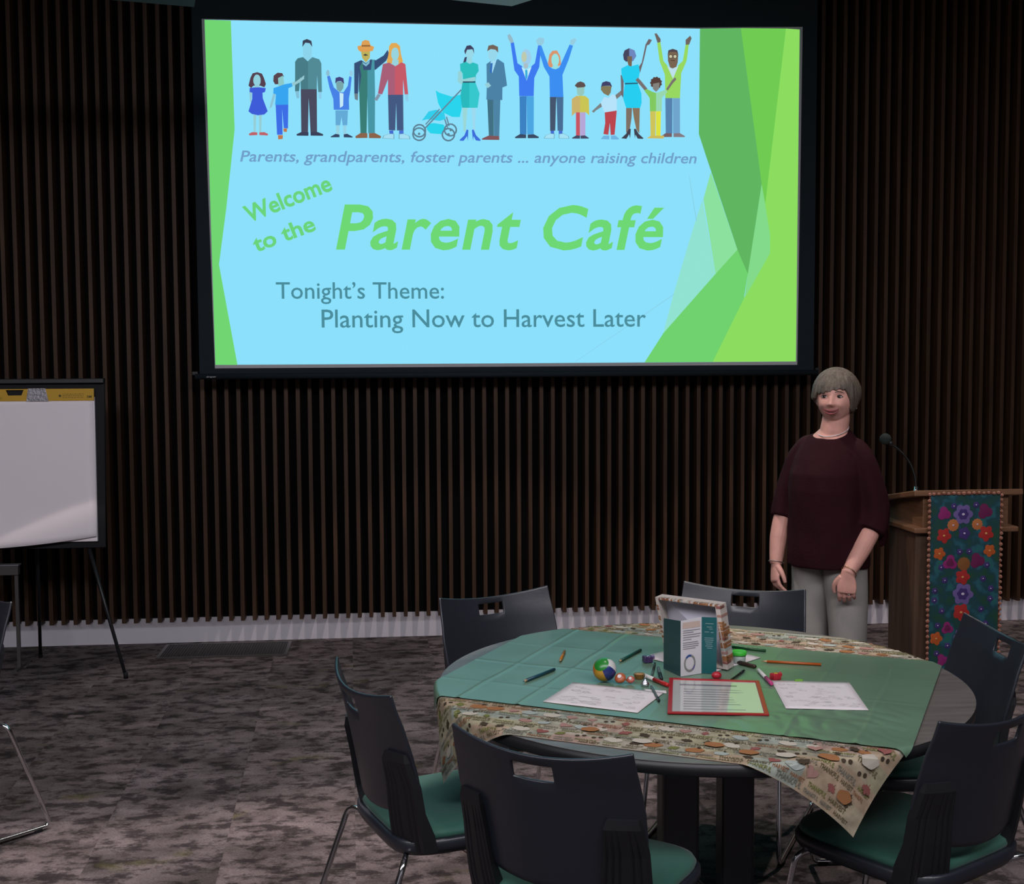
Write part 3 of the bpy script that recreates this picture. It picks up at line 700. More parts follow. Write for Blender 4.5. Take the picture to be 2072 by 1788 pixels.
# ------------------------------------------------------------------ cloths
def drape(e1, e2, h, flut=1.0):
    r = sqrt(e1 * e1 + e2 * e2); R = TR + 0.001
    if r <= R: p = E1 * e1 + E2 * e2; return Vector((p.x, p.y, TZ + h))
    d = r - R; b = 0.009 + h; an = math.atan2(e2, e1); q = b * pi / 2
    if d < q: rr = R + b * sin(d / b); z = TZ + h - b * (1 - cos(d / b))
    else:
        k = d - q; rr = R + b + flut * (0.10 * k * (0.5 + 0.5 * sin(an * 13.0 + 0.7)) + 0.03 * k); z = TZ + h - b - k
    p = E1 * (rr * cos(an)) + E2 * (rr * sin(an)); return Vector((p.x, p.y, z))
def cloth_grid(us, vs, fn):
    mb = MB(); n = len(us); mb.uv = []
    g = []
    for v in vs:
        for u in us: g.append(fn(u, v)); mb.uv.append((u, v))
    mb.add(g, [(j * n + i, j * n + i + 1, (j + 1) * n + i + 1, (j + 1) * n + i) for j in range(len(vs) - 1) for i in range(n - 1)], 0, True)
    return mb
def lsp(a, b, n): return [a + (b - a) * i / (n - 1) for i in range(n)]

def print_material():
    m = bpy.data.materials.new('harvest_print_cotton'); m.use_nodes = True; nt = m.node_tree; N = nt.nodes; L = nt.links
    b = N['Principled BSDF']; b.inputs['Roughness'].default_value = 0.9; b.inputs['Specular IOR Level'].default_value = 0.15
    uv = N.new('ShaderNodeUVMap'); mp = N.new('ShaderNodeMapping'); mp.inputs['Scale'].default_value = (8.0, 17.0, 1); L.new(uv.outputs[0], mp.inputs['Vector'])
    nz = N.new('ShaderNodeTexNoise'); nz.inputs['Scale'].default_value = 26; nz.inputs['Detail'].default_value = 3; L.new(uv.outputs[0], nz.inputs['Vector'])
    sep = N.new('ShaderNodeSeparateXYZ'); L.new(mp.outputs[0], sep.inputs[0])
    fy = N.new('ShaderNodeMath'); fy.operation = 'FLOOR'; L.new(sep.outputs[1], fy.inputs[0])
    off = N.new('ShaderNodeMath'); off.operation = 'MULTIPLY_ADD'; L.new(fy.outputs[0], off.inputs[0]); off.inputs[1].default_value = 0.37; L.new(sep.outputs[0], off.inputs[2])
    fx = N.new('ShaderNodeMath'); fx.operation = 'FLOOR'; L.new(off.outputs[0], fx.inputs[0])
    cb = N.new('ShaderNodeCombineXYZ'); L.new(fx.outputs[0], cb.inputs[0]); L.new(fy.outputs[0], cb.inputs[1])
    wn = N.new('ShaderNodeTexWhiteNoise'); wn.noise_dimensions = '2D'; L.new(cb.outputs[0], wn.inputs['Vector'])
    cr = N.new('ShaderNodeValToRGB'); cr.color_ramp.interpolation = 'CONSTANT'
    cols = [(0.40, 0.34, 0.24), (0.33, 0.32, 0.25), (0.40, 0.30, 0.21), (0.31, 0.34, 0.29), (0.38, 0.34, 0.27), (0.29, 0.27, 0.20), (0.38, 0.27, 0.22), (0.38, 0.29, 0.20), (0.36, 0.33, 0.22)]
    e = cr.color_ramp.elements
    while len(e) < len(cols): e.new(0.5)
    for i, c in enumerate(cols): e[i].position = i / len(cols); e[i].color = (*c, 1)
    L.new(wn.outputs['Value'], cr.inputs['Fac'])
    r2 = N.new('ShaderNodeValToRGB'); r2.color_ramp.elements[0].position = .35; r2.color_ramp.elements[0].color = (.72, .72, .72, 1); r2.color_ramp.elements[1].position = .65; r2.color_ramp.elements[1].color = (1.12, 1.12, 1.12, 1)
    L.new(nz.outputs['Fac'], r2.inputs['Fac'])
    mx = N.new('ShaderNodeMix'); mx.data_type = 'RGBA'; mx.blend_type = 'MULTIPLY'; mx.inputs[0].default_value = 1; L.new(cr.outputs[0], mx.inputs[6]); L.new(r2.outputs[0], mx.inputs[7])
    L.new(mx.outputs[2], b.inputs['Base Color']); return m
PRN = [print_material()] + [mat('print_ink', c, 0.9, spec=0.1) for c in ((0.13, 0.105, 0.055), (0.26, 0.12, 0.06), (0.16, 0.16, 0.13), (0.31, 0.14, 0.06), (0.48, 0.44, 0.37), (0.25, 0.09, 0.08), (0.06, 0.045, 0.03), (0.16, 0.17, 0.05), (0.35, 0.20, 0.17), (0.34, 0.38, 0.35))]
PA, PB, PC, PDD = -0.665, 0.632, -0.707, 0.70
pc = cloth_grid(lsp(PA, PB, 105), lsp(PC, PDD, 110), lambda u, v: drape(u, v, 0.0015 + 0.0006 * noise.noise((u * 9, v * 9, 0))))
rnd = random.Random(11)
def motif(poly, e1, e2, size, rot, mi, h=0.0030):
    c, s_ = cos(rot), sin(rot); vs = []
    for x, y in poly:
        u = e1 + (x * c - y * s_) * size; v = e2 + (x * s_ + y * c) * size
        if not (PA < u < PB and PC < v < PDD): return
        vs.append((u, v))
    k = len(pc.v)
    pc.v += [drape(u, v, h) for u, v in vs]; pc.uv += vs
    pc.f.append(tuple(range(k, k + len(vs)))); pc.m.append(mi); pc.s.append(False)
def blob(n, f): return [(f(2 * pi * i / n) * cos(2 * pi * i / n), f(2 * pi * i / n) * sin(2 * pi * i / n)) for i in range(n)]
PUMP = blob(20, lambda a: 1.0 + 0.06 * cos(5 * a)); PUMP = [(x, y * 0.72) for x, y in PUMP]
LEAF = [(0, 1), (.14, .68), (.30, .78), (.26, .46), (.62, .56), (.66, .40), (.98, .34), (.78, .18), (.86, .04), (.48, -.18), (.54, -.36), (.06, -.30), (.05, -.75), (-.05, -.75), (-.06, -.30), (-.54, -.36), (-.48, -.18), (-.86, .04), (-.78, .18), (-.98, .34), (-.66, .40), (-.62, .56), (-.26, .46), (-.30, .78), (-.14, .68)]
HEART = [(0.95 * sin(t) ** 3, 0.06 * (13 * cos(t) - 5 * cos(2 * t) - 2 * cos(3 * t) - cos(4 * t))) for t in [2 * pi * i / 20 for i in range(20)]]
ACORN = blob(12, lambda a: 1)
row = 0; v = PC + 0.006
while v < PDD - 0.03:
    mid = abs(v) < 0.40            # this band lies under the green cover and is never seen
    if not mid:
        u = PA + rnd.uniform(0, .05)
        if row % 3 < 2:
            while u < PB - 0.05:
                wd = rnd.choice(['HARVEST', 'THANKFUL', 'HARVEST', 'THANKFUL', 'THANKSGIVING'][:4]); ca = rnd.choice([0.010, 0.012, 0.015])
                tv, tf, tw = text_mesh(wd, 0.02, 0, 1.0, 1); sx = rnd.uniform(0.55, 0.85)
                if u + tw * ca * sx < PB - 0.004:
                    pts = [(u + x * ca * sx, v + y * ca) for x, y in tv]
                    k = len(pc.v); pc.v += [drape(a, c, 0.0030) for a, c in pts]; pc.uv += pts
                    mi = rnd.choice([1, 1, 2, 3, 3, 8]); pc.f += [tuple(i + k for i in f) for f in tf]; pc.m += [mi] * len(tf); pc.s += [False] * len(tf)
                u += tw * ca * sx + rnd.uniform(0.004, 0.014)
            v += 0.0165
        else:
            while u < PB - 0.02:
                q = rnd.random(); s_ = rnd.uniform(0.017, 0.025)
                if q < 0.5:
                    mi = rnd.choice([4, 4, 5, 5, 10, 9]); motif(PUMP, u, v + 0.015, s_, rnd.uniform(-.5, .5), mi); motif(LEAF, u + s_ * .2, v + 0.015 + s_ * .85, s_ * .38, rnd.uniform(0, 6), 7)
                elif q < 0.75: motif(LEAF, u, v + 0.015, s_ * 0.85, rnd.uniform(0, 6), rnd.choice([6, 7, 7, 8, 2]))
                elif q < 0.88: motif(HEART, u, v + 0.015, s_ * 0.8, rnd.uniform(-.4, .4), rnd.choice([6, 9, 9]))
                else:
                    motif(ACORN, u - .006, v + .015, .006, 0, 7); motif(ACORN, u + .01, v + .022, .006, 0, 7)
                u += rnd.uniform(0.042, 0.066)
            v += 0.036
    else: v += 0.03
    row += 1
for sh, u, v, s_, r_, mi in ((PUMP, .47, -.585, .026, -.3, 4), (LEAF, .485, -.555, .011, .4, 7), (PUMP, .565, -.545, .026, .4, 5), (PUMP, .375, -.612, .024, .2, 5), (PUMP, .29, -.625, .024, .1, 4), (LEAF, .425, -.64, .020, .9, 7), (LEAF, .52, -.505, .020, 2.1, 7),
                             (LEAF, .60, -.60, .019, 3.0, 6), (HEART, .43, -.535, .020, .2, 9), (PUMP, .20, -.60, .025, 0, 4), (PUMP, .03, -.64, .025, 0, 5), (PUMP, -.12, -.60, .024, .2, 4), (PUMP, .555, -.655, .022, .2, 4), (HEART, .585, -.49, .018, .1, 6)):
    motif(sh, u, v, s_, r_, mi, 0.0056 + 0.0003 * (sh is LEAF))
po = pc.build('printed_tablecloth', PRN, loc=TC)
tag(po, 'harvest print cotton tablecloth with words, pumpkins and leaves, its corners hanging off the table', 'tablecloth')

def plastic_material():
    m = mat('green_plastic_film', (0.130, 0.225, 0.152), 0.28, spec=0.5, var=0.07, scale=6)
    return m
CR = [(-0.557, 0.0030), (-0.378, 0.0032), (-0.199, 0.0010), (-0.02, 0.0008), (0.159, 0.0008), (0.338, 0.0018), (0.517, 0.0022)]
CR2 = [(-0.285, 0.0012), (-0.055, 0.0020), (0.20, 0.0008)]
def green_h(u, v):
    z = 0.0042
    for c, a in CR: z += a * exp(-(((u - c) + 0.006 * noise.noise((v * 5, c * 9, 1))) / 0.0055) ** 2) * (0.75 + 0.5 * noise.noise((v * 7, c, 3)))
    for c, a in CR2: z += a * exp(-(((v - c) + 0.008 * noise.noise((u * 5, c * 9, 2))) / 0.006) ** 2) * (0.7 + 0.6 * noise.noise((u * 6, c, 5)))
    z += 0.0011 * (1 + noise.noise((u * 7, v * 7, 4)))
    k = max(0, min(1, (u - 0.0) / 0.3)) * max(0, min(1, (-0.05 - v) / 0.25))      # crumpled front right
    z += 0.005 * k * abs(noise.noise((u * 14 + v * 9, v * 11 - u * 4, 7)))
    return z
gr = cloth_grid(lsp(-0.700, 0.643, 260), lsp(-0.466, 0.462, 120), lambda u, v: drape(u, v, green_h(u, v), 0.6))
go = gr.build('plastic_table_cover', plastic_material(), loc=TC)
tag(go, 'shiny green plastic cover with fold creases across the round table', 'tablecloth')

# ------------------------------------------------------------------ things on the table
GZ = TZ + 0.0065            # top of the green cover
def on(x, y, z=0.0): return (x, y, GZ + z)
M_SHEET = mat('sheet_paper', (0.70, 0.65, 0.66), 0.8, spec=0.2); M_SKETCH = mat('faint_grey_print', (0.50, 0.47, 0.49), 0.8)
def paper(corners, label, seed=None, z=0.001, group=None):
    c = sum((Vector((x, y, 0)) for x, y in corners), Vector()) / 4
    A, B, C_, D = [Vector((x, y, 0)) - c for x, y in corners]
    n = 10; mb = MB(); g = []
    def P(u, v, h=0.0):
        p = A.lerp(B, u).lerp(D.lerp(C_, u), v); return Vector((p.x, p.y, z + h + 0.0012 * noise.noise((u * 2, v * 2, (seed or 1) * 3.1))))
    for j in range(n + 1):
        for i in range(n + 1): g.append(P(i / n, j / n))
    mb.add(g, [(j * (n + 1) + i, j * (n + 1) + i + 1, (j + 1) * (n + 1) + i + 1, (j + 1) * (n + 1) + i) for j in range(n) for i in range(n)], 0, True)
    o = mb.build('activity_sheet', M_SHEET, loc=(c.x, c.y, GZ), solid=0.0004)
    tag(o, label, 'paper', group)
    if seed:
        r = random.Random(seed); k = MB()
        for _ in range(46):
            u, v = r.uniform(.1, .9), r.uniform(.1, .88); w, h = r.uniform(.02, .055), r.uniform(.012, .03); ph = r.uniform(0, 6)
            N_ = 12; ring = [(u + w * (1 + .3 * sin(3 * t + ph)) * cos(t), v + h * (1 + .3 * cos(2 * t + ph)) * sin(t)) for t in [2 * pi * i / N_ for i in range(N_)]]
            ins = [(u + (a - u) * .80, v + (b_ - v) * .80) for a, b_ in ring]
            vs = [P(a, b_, .0007) for a, b_ in ring] + [P(a, b_, .0007) for a, b_ in ins]
            k.add(vs, [(i, (i + 1) % N_, (i + 1) % N_ + N_, i + N_) for i in range(N_)])
        k.build('printed_drawing', M_SKETCH, o)
    return o
paper([(0.398, 3.268), (0.633, 3.131), (0.745, 3.317), (0.510, 3.456)], 'white activity sheet with faint grey drawings lying left of the red framed page', 7)
paper([(1.033, 3.126), (1.244, 3.083), (1.297, 3.362), (1.082, 3.410)], 'white activity sheet with faint grey drawings lying right of the red framed page', 9)
paper([(0.93, 3.51), (1.136, 3.682), (0.985, 3.90), (0.77, 3.735)][::1], 'white sheet lying under the print covered display box, its corners peeking out', None, 0.0006)
paper([(0.69, 3.33), (0.752, 3.312), (0.757, 3.34), (0.70, 3.36)], 'small white paper scrap peeking out behind the left activity sheet', None, 0.0003)

# red framed dry-erase page
rf = thing('framed_page', 'clear plastic page pocket with red border lying at the table front', 'page pocket', (0.885, 3.26, GZ))
Q = [Vector((x - 0.885, y - 3.26, 0)) for x, y in ((0.708, 3.109), (0.967, 3.061), (1.041, 3.393), (0.792, 3.456))]
def fq(u, v, z): p = Q[0].lerp(Q[1], u).lerp(Q[3].lerp(Q[2], u), v); return (p.x, p.y, z)
M_RED = mat('red_plastic', (0.36, 0.012, 0.018), 0.35); M_GLOSS = mat('page_under_film', (0.55, 0.55, 0.53), 0.5, coat=1.0)
M_GLOSS.node_tree.nodes['Principled BSDF'].inputs['Coat Roughness'].default_value = 0.03; M_GLOSS.node_tree.nodes['Principled BSDF'].inputs['Coat IOR'].default_value = 1.9
fr_ = MB(); fw = 0.045
for a in ([(0, 0), (1, 0), (1, .032), (0, .032)], [(0, .965), (1, .965), (1, 1), (0, 1)], [(0, .032), (fw, .032), (fw, .965), (0, .965)], [(1 - fw, .032), (1, .032), (1, .965), (1 - fw, .965)]):
    fr_.prism(a, 0.0012, 0.0065, fn=fq)
fr_.build('red_border', M_RED, rf, bevel=0.0012)
MB().prism([(0.02, 0.02), (0.98, 0.02), (0.98, 0.98), (0.02, 0.98)], 0.001, 0.0035, fn=fq).build('page', M_GLOSS, rf)
b = MB(); b.prism([(.12, .80), (.74, .80), (.74, .84), (.12, .84)], .0036, .0040, fn=fq); rnd = random.Random(2)
for i in range(9): b.prism([(.16, .12 + i * .07), (rnd.uniform(.5, .8), .12 + i * .07), (rnd.uniform(.5, .8), .132 + i * .07), (.16, .132 + i * .07)], .0036, .0039, fn=fq)
b.build('printed_lines', mat('grey_print', (0.16, 0.15, 0.18), 0.6, coat=1.0), rf)

# display box covered in print fabric, open side towards the camera
bx = thing('display_box', 'shallow open box with print fabric edges standing behind the folded brochure', 'box', (0.915, 3.62, GZ), 0)
BL, BR, TLc, TRc = Vector((0.845, 3.69)), Vector((1.000, 3.548)), Vector((0.803, 3.66)), Vector((0.988, 3.60))
o0 = Vector((0.915, 3.62))
nrm = Vector((-0.58, -0.81)); bk = Vector((0.58, 0.81)) * 0.055
def bq(u, w, d):     # u across 0..1, w up 0..1, d depth 0 front .. 1 back
    p = (BL.lerp(BR, u)).lerp(TLc.lerp(TRc, u), w) + bk * (d - 0.4) - o0
    return (p.x, p.y, 0.004 + w * (0.203 * (1 - u) + 0.185 * u))
M_BOXIN = mat('pale_lilac_card', (0.50, 0.48, 0.56), 0.7); M_BOXF = [mat('box_fabric', (0.50, 0.44, 0.40), 0.9)] + PRN[1:]
b = MB(); b.prism([(0.0, 0.0), (1.0, 0.0), (1.0, 1.0), (0, 1.0)], 0.95, 1.0, fn=bq); b.build('back_panel', M_BOXIN, bx)
b = MB(); tw_ = 0.045
for a in ([(0, 0), (1, 0), (1, .03), (0, .03)], [(0, .965), (1, .965), (1, 1), (0, 1)], [(0, .03), (tw_, .03), (tw_, .965), (0, .965)], [(1 - tw_ * 1.6, .03), (1, .03), (1, .965), (1 - tw_ * 1.6, .965)]):
    b.prism(a, 0.0, 0.95, fn=bq)
rnd = random.Random(8)
for i in range(85):          # print patches wrapped over the rim
    s_ = rnd.choice([0, 1, 2]); t_ = rnd.uniform(.03, .95); l = rnd.uniform(.02, .05); mi = rnd.choice([2, 4, 4, 5, 6, 9, 10, 2, 4])
    if s_ == 0: a = [(t_, .968), (t_ + l, .968), (t_ + l * .9, 1.0), (t_ + .01, 1.0)]
    elif s_ == 1: a = [(1 - tw_ * 1.5, t_), (1.006, t_), (1.006, t_ + l), (1 - tw_ * 1.3, t_ + l * .9)]
    else: a = [(0, t_), (tw_ * .8, t_), (tw_ * .7, t_ + l), (0, t_ + l)]
    if rnd.random() < .35 and s_ == 2: continue
    b.prism(a, -0.02, 0.3 if s_ != 1 else rnd.choice([.3, .6, .97]), mi, fn=bq)
b.build('fabric_rim', M_BOXF, bx)

# folded brochure
br = thing('folded_brochure', 'folded leaflet with a white text panel and teal panel standing in front of the box', 'leaflet', (0.895, 3.50, GZ))
M_TEALP = mat('teal_print', (0.010, 0.105, 0.115), 0.35); M_DTEAL = mat('grey_teal_panel', (0.035, 0.085, 0.095), 0.3); M_WHITEP = mat('leaflet_white', (0.70, 0.67, 0.70), 0.45)
L0, L1, L2, L3 = [Vector((x - .895, y - 3.50)) for x, y in ((0.803, 3.578), (0.832, 3.482), (0.902, 3.512), (0.944, 3.498))]
def pan(a, c, h0, h1, name, m, parent=None):
    mb = MB(); n_ = Vector((c - a).yx).normalized() * 0.0007; n_ = Vector((-n_.x, n_.y)) if False else n_
    mb.add([(a.x, a.y, 0.001), (c.x, c.y, 0.001), (c.x, c.y, h1), (a.x, a.y, h0)], [(0, 1, 2, 3)]); return mb.build(name, m, parent or br, solid=0.0008)
pan(L0, L1, 0.155, 0.166, 'back_fold', M_DTEAL)
wp = pan(L1, L2, 0.166, 0.170, 'text_panel', M_WHITEP); pan(L2, L3, 0.170, 0.170, 'teal_panel', M_TEALP)
def onpan(a, c, u, z, off=0.0012):
    d = (c - a); n_ = Vector((d.y, -d.x)).normalized(); p = a + d * u + n_ * off; return (p.x, p.y, z)
rnd = random.Random(4)
b = MB()
for z, w in ((.134, .82), (.128, .5), (.121, .85), (.114, .8), (.107, .4), (.098, .72), (.092, .76), (.086, .74), (.080, .6)):
    b.add([onpan(L1, L2, .1, z), onpan(L1, L2, .1 + w, z), onpan(L1, L2, .1 + w, z + .0022), onpan(L1, L2, .1, z + .0022)], [(0, 1, 2, 3)])
b.build('text_lines', mat('leaflet_grey_ink', (0.22, 0.21, 0.24), 0.6), wp)
b = MB(); b.add([onpan(L1, L2, .08, .142), onpan(L1, L2, .92, .142), onpan(L1, L2, .92, .160), onpan(L1, L2, .08, .160)], [(0, 1, 2, 3)]); b.build('heading_block', mat('peach_heading', (0.60, 0.46, 0.40), 0.5), wp)
b = MB()
for i in range(24):
    t0, t1 = 2 * pi * i / 24, 2 * pi * (i + 1) / 24; mi = 0 if 1.1 < t0 < 2.2 else (1 if 5.2 < t0 < 6.0 else 2)
    P_ = lambda r, t: onpan(L1, L2, .43 + r * cos(t) / .076, .037 + r * 1.25 * sin(t))
    b.add([P_(.021, t0), P_(.021, t1), P_(.0155, t1), P_(.0155, t0)], [(0, 3, 2, 1)], mi)
b.build('wreath_emblem', [mat('emblem_blue', (0.03, 0.09, 0.28), 0.5), mat('emblem_violet', (0.16, 0.14, 0.30), 0.5), mat('emblem_grey', (0.25, 0.25, 0.24), 0.5)], wp)
b = MB()
for z, u0, u1 in ((.150, .25, .8), (.140, .35, .7), (.134, .5, .75), (.125, .2, .5), (.124, .6, .8), (.107, .2, .8), (.101, .2, .8), (.095, .25, .75), (.089, .3, .7), (.083, .25, .75), (.077, .35, .7)):
    b.add([onpan(L2, L3, u0, z), onpan(L2, L3, u1, z), onpan(L2, L3, u1, z + .002), onpan(L2, L3, u0, z + .002)], [(0, 1, 2, 3)])
b.build('panel_lettering', mat('pale_teal_ink', (0.20, 0.34, 0.34), 0.6), br)

# patchwork ball
ball = MB(); bc = Vector((0, 0, 0.0345)); ax = Vector((-0.45, -0.55, 0.70)).normalized(); ux = ax.cross(Vector((0, 0, 1))).normalized(); uy = ax.cross(ux)
cols_b = [mat('ball_vinyl', c, 0.28, spec=0.6) for c in ((0.02, 0.22, 0.03), (0.50, 0.27, 0.02), (0.015, 0.03, 0.16), (0.60, 0.60, 0.58), (0.50, 0.03, 0.03), (0.05, 0.30, 0.13), (0.55, 0.16, 0.02))]
ns, nr = 24, 18; Rb = 0.0345
for i in range(nr):
    for j in range(ns):
        q = [(i, j), (i, j + 1), (i + 1, j + 1), (i + 1, j)]; vs = []
        for a, c in q:
            th = pi * (a + 0.0001) / nr; ph = 2 * pi * c / ns
            vs.append(bc + (ax * cos(th) + (ux * cos(ph) + uy * sin(ph)) * sin(th)) * Rb)
        sec = j // 4
        mi = 0 if i < 4 else ([6, 1, 2, 3, 5, 4][sec] if i < 13 else [3, 5, 0, 1, 2, 4][sec])
        ball.add(vs, [(0, 1, 2, 3)], mi, True)
bo = ball.build('patchwork_ball', cols_b, loc=on(0.603, 3.462))
tag(bo, 'small round patchwork ball in green, yellow, blue, red and white panels', 'ball')
bm = bmesh.new(); bm.from_mesh(bo.data); bmesh.ops.remove_doubles(bm, verts=bm.verts, dist=1e-5); bmesh.ops.recalc_face_normals(bm, faces=bm.faces); bm.to_mesh(bo.data); bm.free()

M_WOODTIP = mat('bare_wood_tip', (0.45, 0.30, 0.17), 0.7)
def pencil(p0, p1, col, label, r=0.0038, name='colored_pencil', tip_at=0, group='colored pencils'):
    """hexagonal pencil from p0 to p1 lying on the cover; p0 is the sharpened end"""
    a, c = Vector((*p0, r * .87)), Vector((*p1, r * .87)); L_ = (c - a).length
    an = math.atan2(c.y - a.y, c.x - a.x)
    root = thing(name, label, 'pencil', (a.x, a.y, GZ), an, group)
    m = mat('pencil_paint', col, 0.35)
    MB().tube([(0.017, 0, r * .87), (L_, 0, r * .87)], r, 6).build('painted_barrel', m, root)
    MB().tube([(0.006, 0, r * .87), (0.017, 0, r * .87)], [r * .35, r * .95], 8).build('wood_cone', M_WOODTIP, root)
    MB().tube([(0, 0, r * .87), (0.006, 0, r * .87)], [0.0004, r * .35], 8).build('lead', m, root)
    return root
pencil((0.365, 3.468), (0.474, 3.598), (0.008, 0.055, 0.085), 'dark blue pencil lying alone at the left of the green cover', 0.0048)
pencil((0.503, 3.693), (0.536, 3.822), (0.45, 0.15, 0.015), 'short orange pencil lying left of the patchwork ball', 0.0045)
pencil((0.682, 3.668), (0.781, 3.812), (0.004, 0.06, 0.045), 'dark green pencil lying behind the patchwork ball', 0.0045)
pencil((1.118, 3.622), (1.285, 3.560), (0.42, 0.09, 0.015), 'long orange pencil lying to the right behind the green lidded jar', 0.0045)
pg = pencil((1.064, 3.830), (1.172, 3.752), (0.005, 0.07, 0.02), 'green pencil with pale lettering specks near the back print band', 0.0045)
b = MB()
for i in range(6): b.box((0.03 + i * .016, -0.0012, 0.0085), (0.03 + i * .016 + .009, 0.0012, 0.0089))
b.build('pale_specks', mat('pale_specks', (0.5, 0.55, 0.35), 0.5), pg)

def marker(p0, p1, body, capc, label, r=0.0055, split=0.5, nib=True):
    a, c = Vector(p0), Vector(p1); L_ = (c - a).length; an = math.atan2(c.y - a.y, c.x - a.x)
    root = thing('felt_marker', label, 'marker', (a.x, a.y, GZ), an, 'felt markers')
    MB().tube([(0, 0, r), (0.002, 0, r), (L_ * split, 0, r)], [r * .75, r * .95, r * .95], 14).build('barrel', body, root)
    MB().tube([(L_ * split, 0, r), (L_ - .004, 0, r), (L_, 0, r)], [r * 1.06, r, r * .7], 14).build('cap', capc, root)
    return root
M_MKW = mat('marker_white', (0.62, 0.60, 0.58), 0.35); M_MKR = mat('marker_red', (0.50, 0.02, 0.02), 0.3); M_MKP = mat('marker_pink', (0.55, 0.05, 0.22), 0.35); M_MKB = mat('marker_black', (0.01, 0.012, 0.012), 0.35); M_MKN = mat('marker_brown', (0.035, 0.014, 0.01), 0.4)
M_MKG = mat('marker_grey', (0.07, 0.10, 0.10), 0.4)
marker((0.726, 3.490), (0.770, 3.372), M_MKW, M_MKR, 'white and red felt marker lying beside the peanut butter cup', 0.0062, 0.42)
marker((1.076, 3.515), (1.066, 3.352), M_MKW, M_MKP, 'white felt marker with pink cap beside the red framed page', 0.0058, 0.58)
marker((1.035, 3.622), (1.078, 3.548), M_MKW, M_MKN, 'dark brown felt marker leaning by the green lidded jar', 0.0062, 0.12)
marker((0.786, 3.575), (0.766, 3.440), M_MKG, M_MKB, 'black capped grey marker lying left of the folded leaflet', 0.0052, 0.5)
marker((0.790, 3.640), (0.752, 3.505), M_MKB, M_MKG, 'thin dark pen lying behind the peanut butter cup', 0.0035, 0.7)
marker((0.722, 3.378), (0.712, 3.225), M_MKG, M_MKB, 'slim grey pen lying across the corner of the left activity sheet', 0.0038, 0.8)
marker((0.966, 3.418), (1.035, 3.522), M_MKB, M_MKB, 'black rod in place of the brown marker shadow behind the red framed page', 0.0035, 0.7)  # dark rod stands in for the shadow of the brown marker

# jar with a green lid
jr = thing('lidded_jar', 'small white tub with a bright green lid beside the display box', 'jar', on(1.048, 3.622))
MB().lathe([(0.0, 0), (0.018, 0), (0.0195, 0.004), (0.0205, 0.028)], (0, 0, 0), 28).build('tub', mat('tub_plastic', (0.36, 0.42, 0.38), 0.4), jr)
MB().lathe([(0.0225, 0.026), (0.0232, 0.028), (0.0232, 0.037), (0.0215, 0.0385), (0.018, 0.0375), (0.0, 0.0375)], (0, 0, 0), 28).build('lid', mat('bright_green_lid', (0.06, 0.55, 0.05), 0.35), jr)

# sweets
def candy(name, loc, label, build, cat='sweet'):
    r = thing(name, label, cat, on(*loc), 0, 'wrapped sweets'); build(r); return r
M_FOIL = mat('silver_foil', (0.75, 0.77, 0.85), 0.22, metal=1.0, bump=0.6, bscale=120)
M_CUP = mat('gold_cup_foil', (0.27, 0.13, 0.035), 0.35, metal=0.5); M_ORW = mat('orange_wrapper', (0.42, 0.10, 0.035), 0.35, bump=0.3, bscale=150); M_PUR = mat('purple_wrapper', (0.06, 0.035, 0.11), 0.25, bump=0.4, bscale=90); M_REDW = mat('red_wrapper', (0.42, 0.015, 0.03), 0.25, bump=0.3, bscale=90)
def b_cup(r):
    ring = lambda rad, z, f: [(rad * (1 + f * (.06 if i % 2 else 0)) * cos(2 * pi * i / 36), rad * (1 + f * (.06 if i % 2 else 0)) * sin(2 * pi * i / 36), z) for i in range(36)]
    MB().loft([ring(.012, 0, 1), ring(.0155, .013, 1), ring(.0155, .0145, 1), ring(.0135, .0145, 0)], 0, False).build('fluted_foil_cup', M_CUP, r)
    MB().lathe([(.0135, .0138), (.0135, .0150), (.004, .0152)], (0, 0, 0), 24).build('top_seal', mat('seal_orange', (.40, .20, .07), .4), r)
candy('peanut_butter_cup', (0.708, 3.478), 'round gold foil peanut butter cup beside the red and white marker', b_cup)
def b_kiss(r):
    MB().lathe([(.0, 0), (.011, 0), (.0125, .004), (.009, .011), (.004, .017), (.001, .021)], (0, 0, 0), 20).build('foil_drop', M_FOIL, r)
    MB().tube([(0, 0, .019), (.001, .004, .026), (.004, .008, .03)], .0008, 6).build('paper_flag', M_SHEET, r)
candy('chocolate_drop', (0.709, 3.398), 'silver foil chocolate drop in front of the peanut butter cup', b_kiss)
def b_round(col, sc):
    def f(r):
        M = Matrix.Rotation(radians(40), 3, 'X') @ Matrix.Rotation(radians(-20), 3, 'Y')
        MB().sphere((0, 0, .0155 * sc), (.0165 * sc, .0165 * sc, .0095 * sc), 20, 10, 0, M).build('wrapped_disc', col, r)
        MB().lathe([(.006 * sc, 0), (.006 * sc, .0006)], Vector((0, 0, .0155 * sc)) + M @ Vector((0, 0, .0094 * sc)), 16, axis=M @ Vector((0, 0, 1))).build('white_spot', M_SHEET, r)
        if sc > .9:
            MB().loft([[(.012, -.003, .012), (.012, .003, .012), (.012, .003, .014), (.012, -.003, .014)], [(.024, -.010, .002), (.024, .008, .006), (.024, .008, .007), (.024, -.010, .003)]], 0, False).build('wrapper_tail', col, r)
    return f
candy('wrapped_mint', (0.643, 3.432), 'round orange wrapped sweet leaning on the patchwork ball', b_round(M_ORW, 1.0))
candy('wrapped_mint', (0.673, 3.428), 'small flat coral wrapped sweet just right of the orange one', b_round(mat('coral_wrapper', (.42, .10, .07), .35), .72))
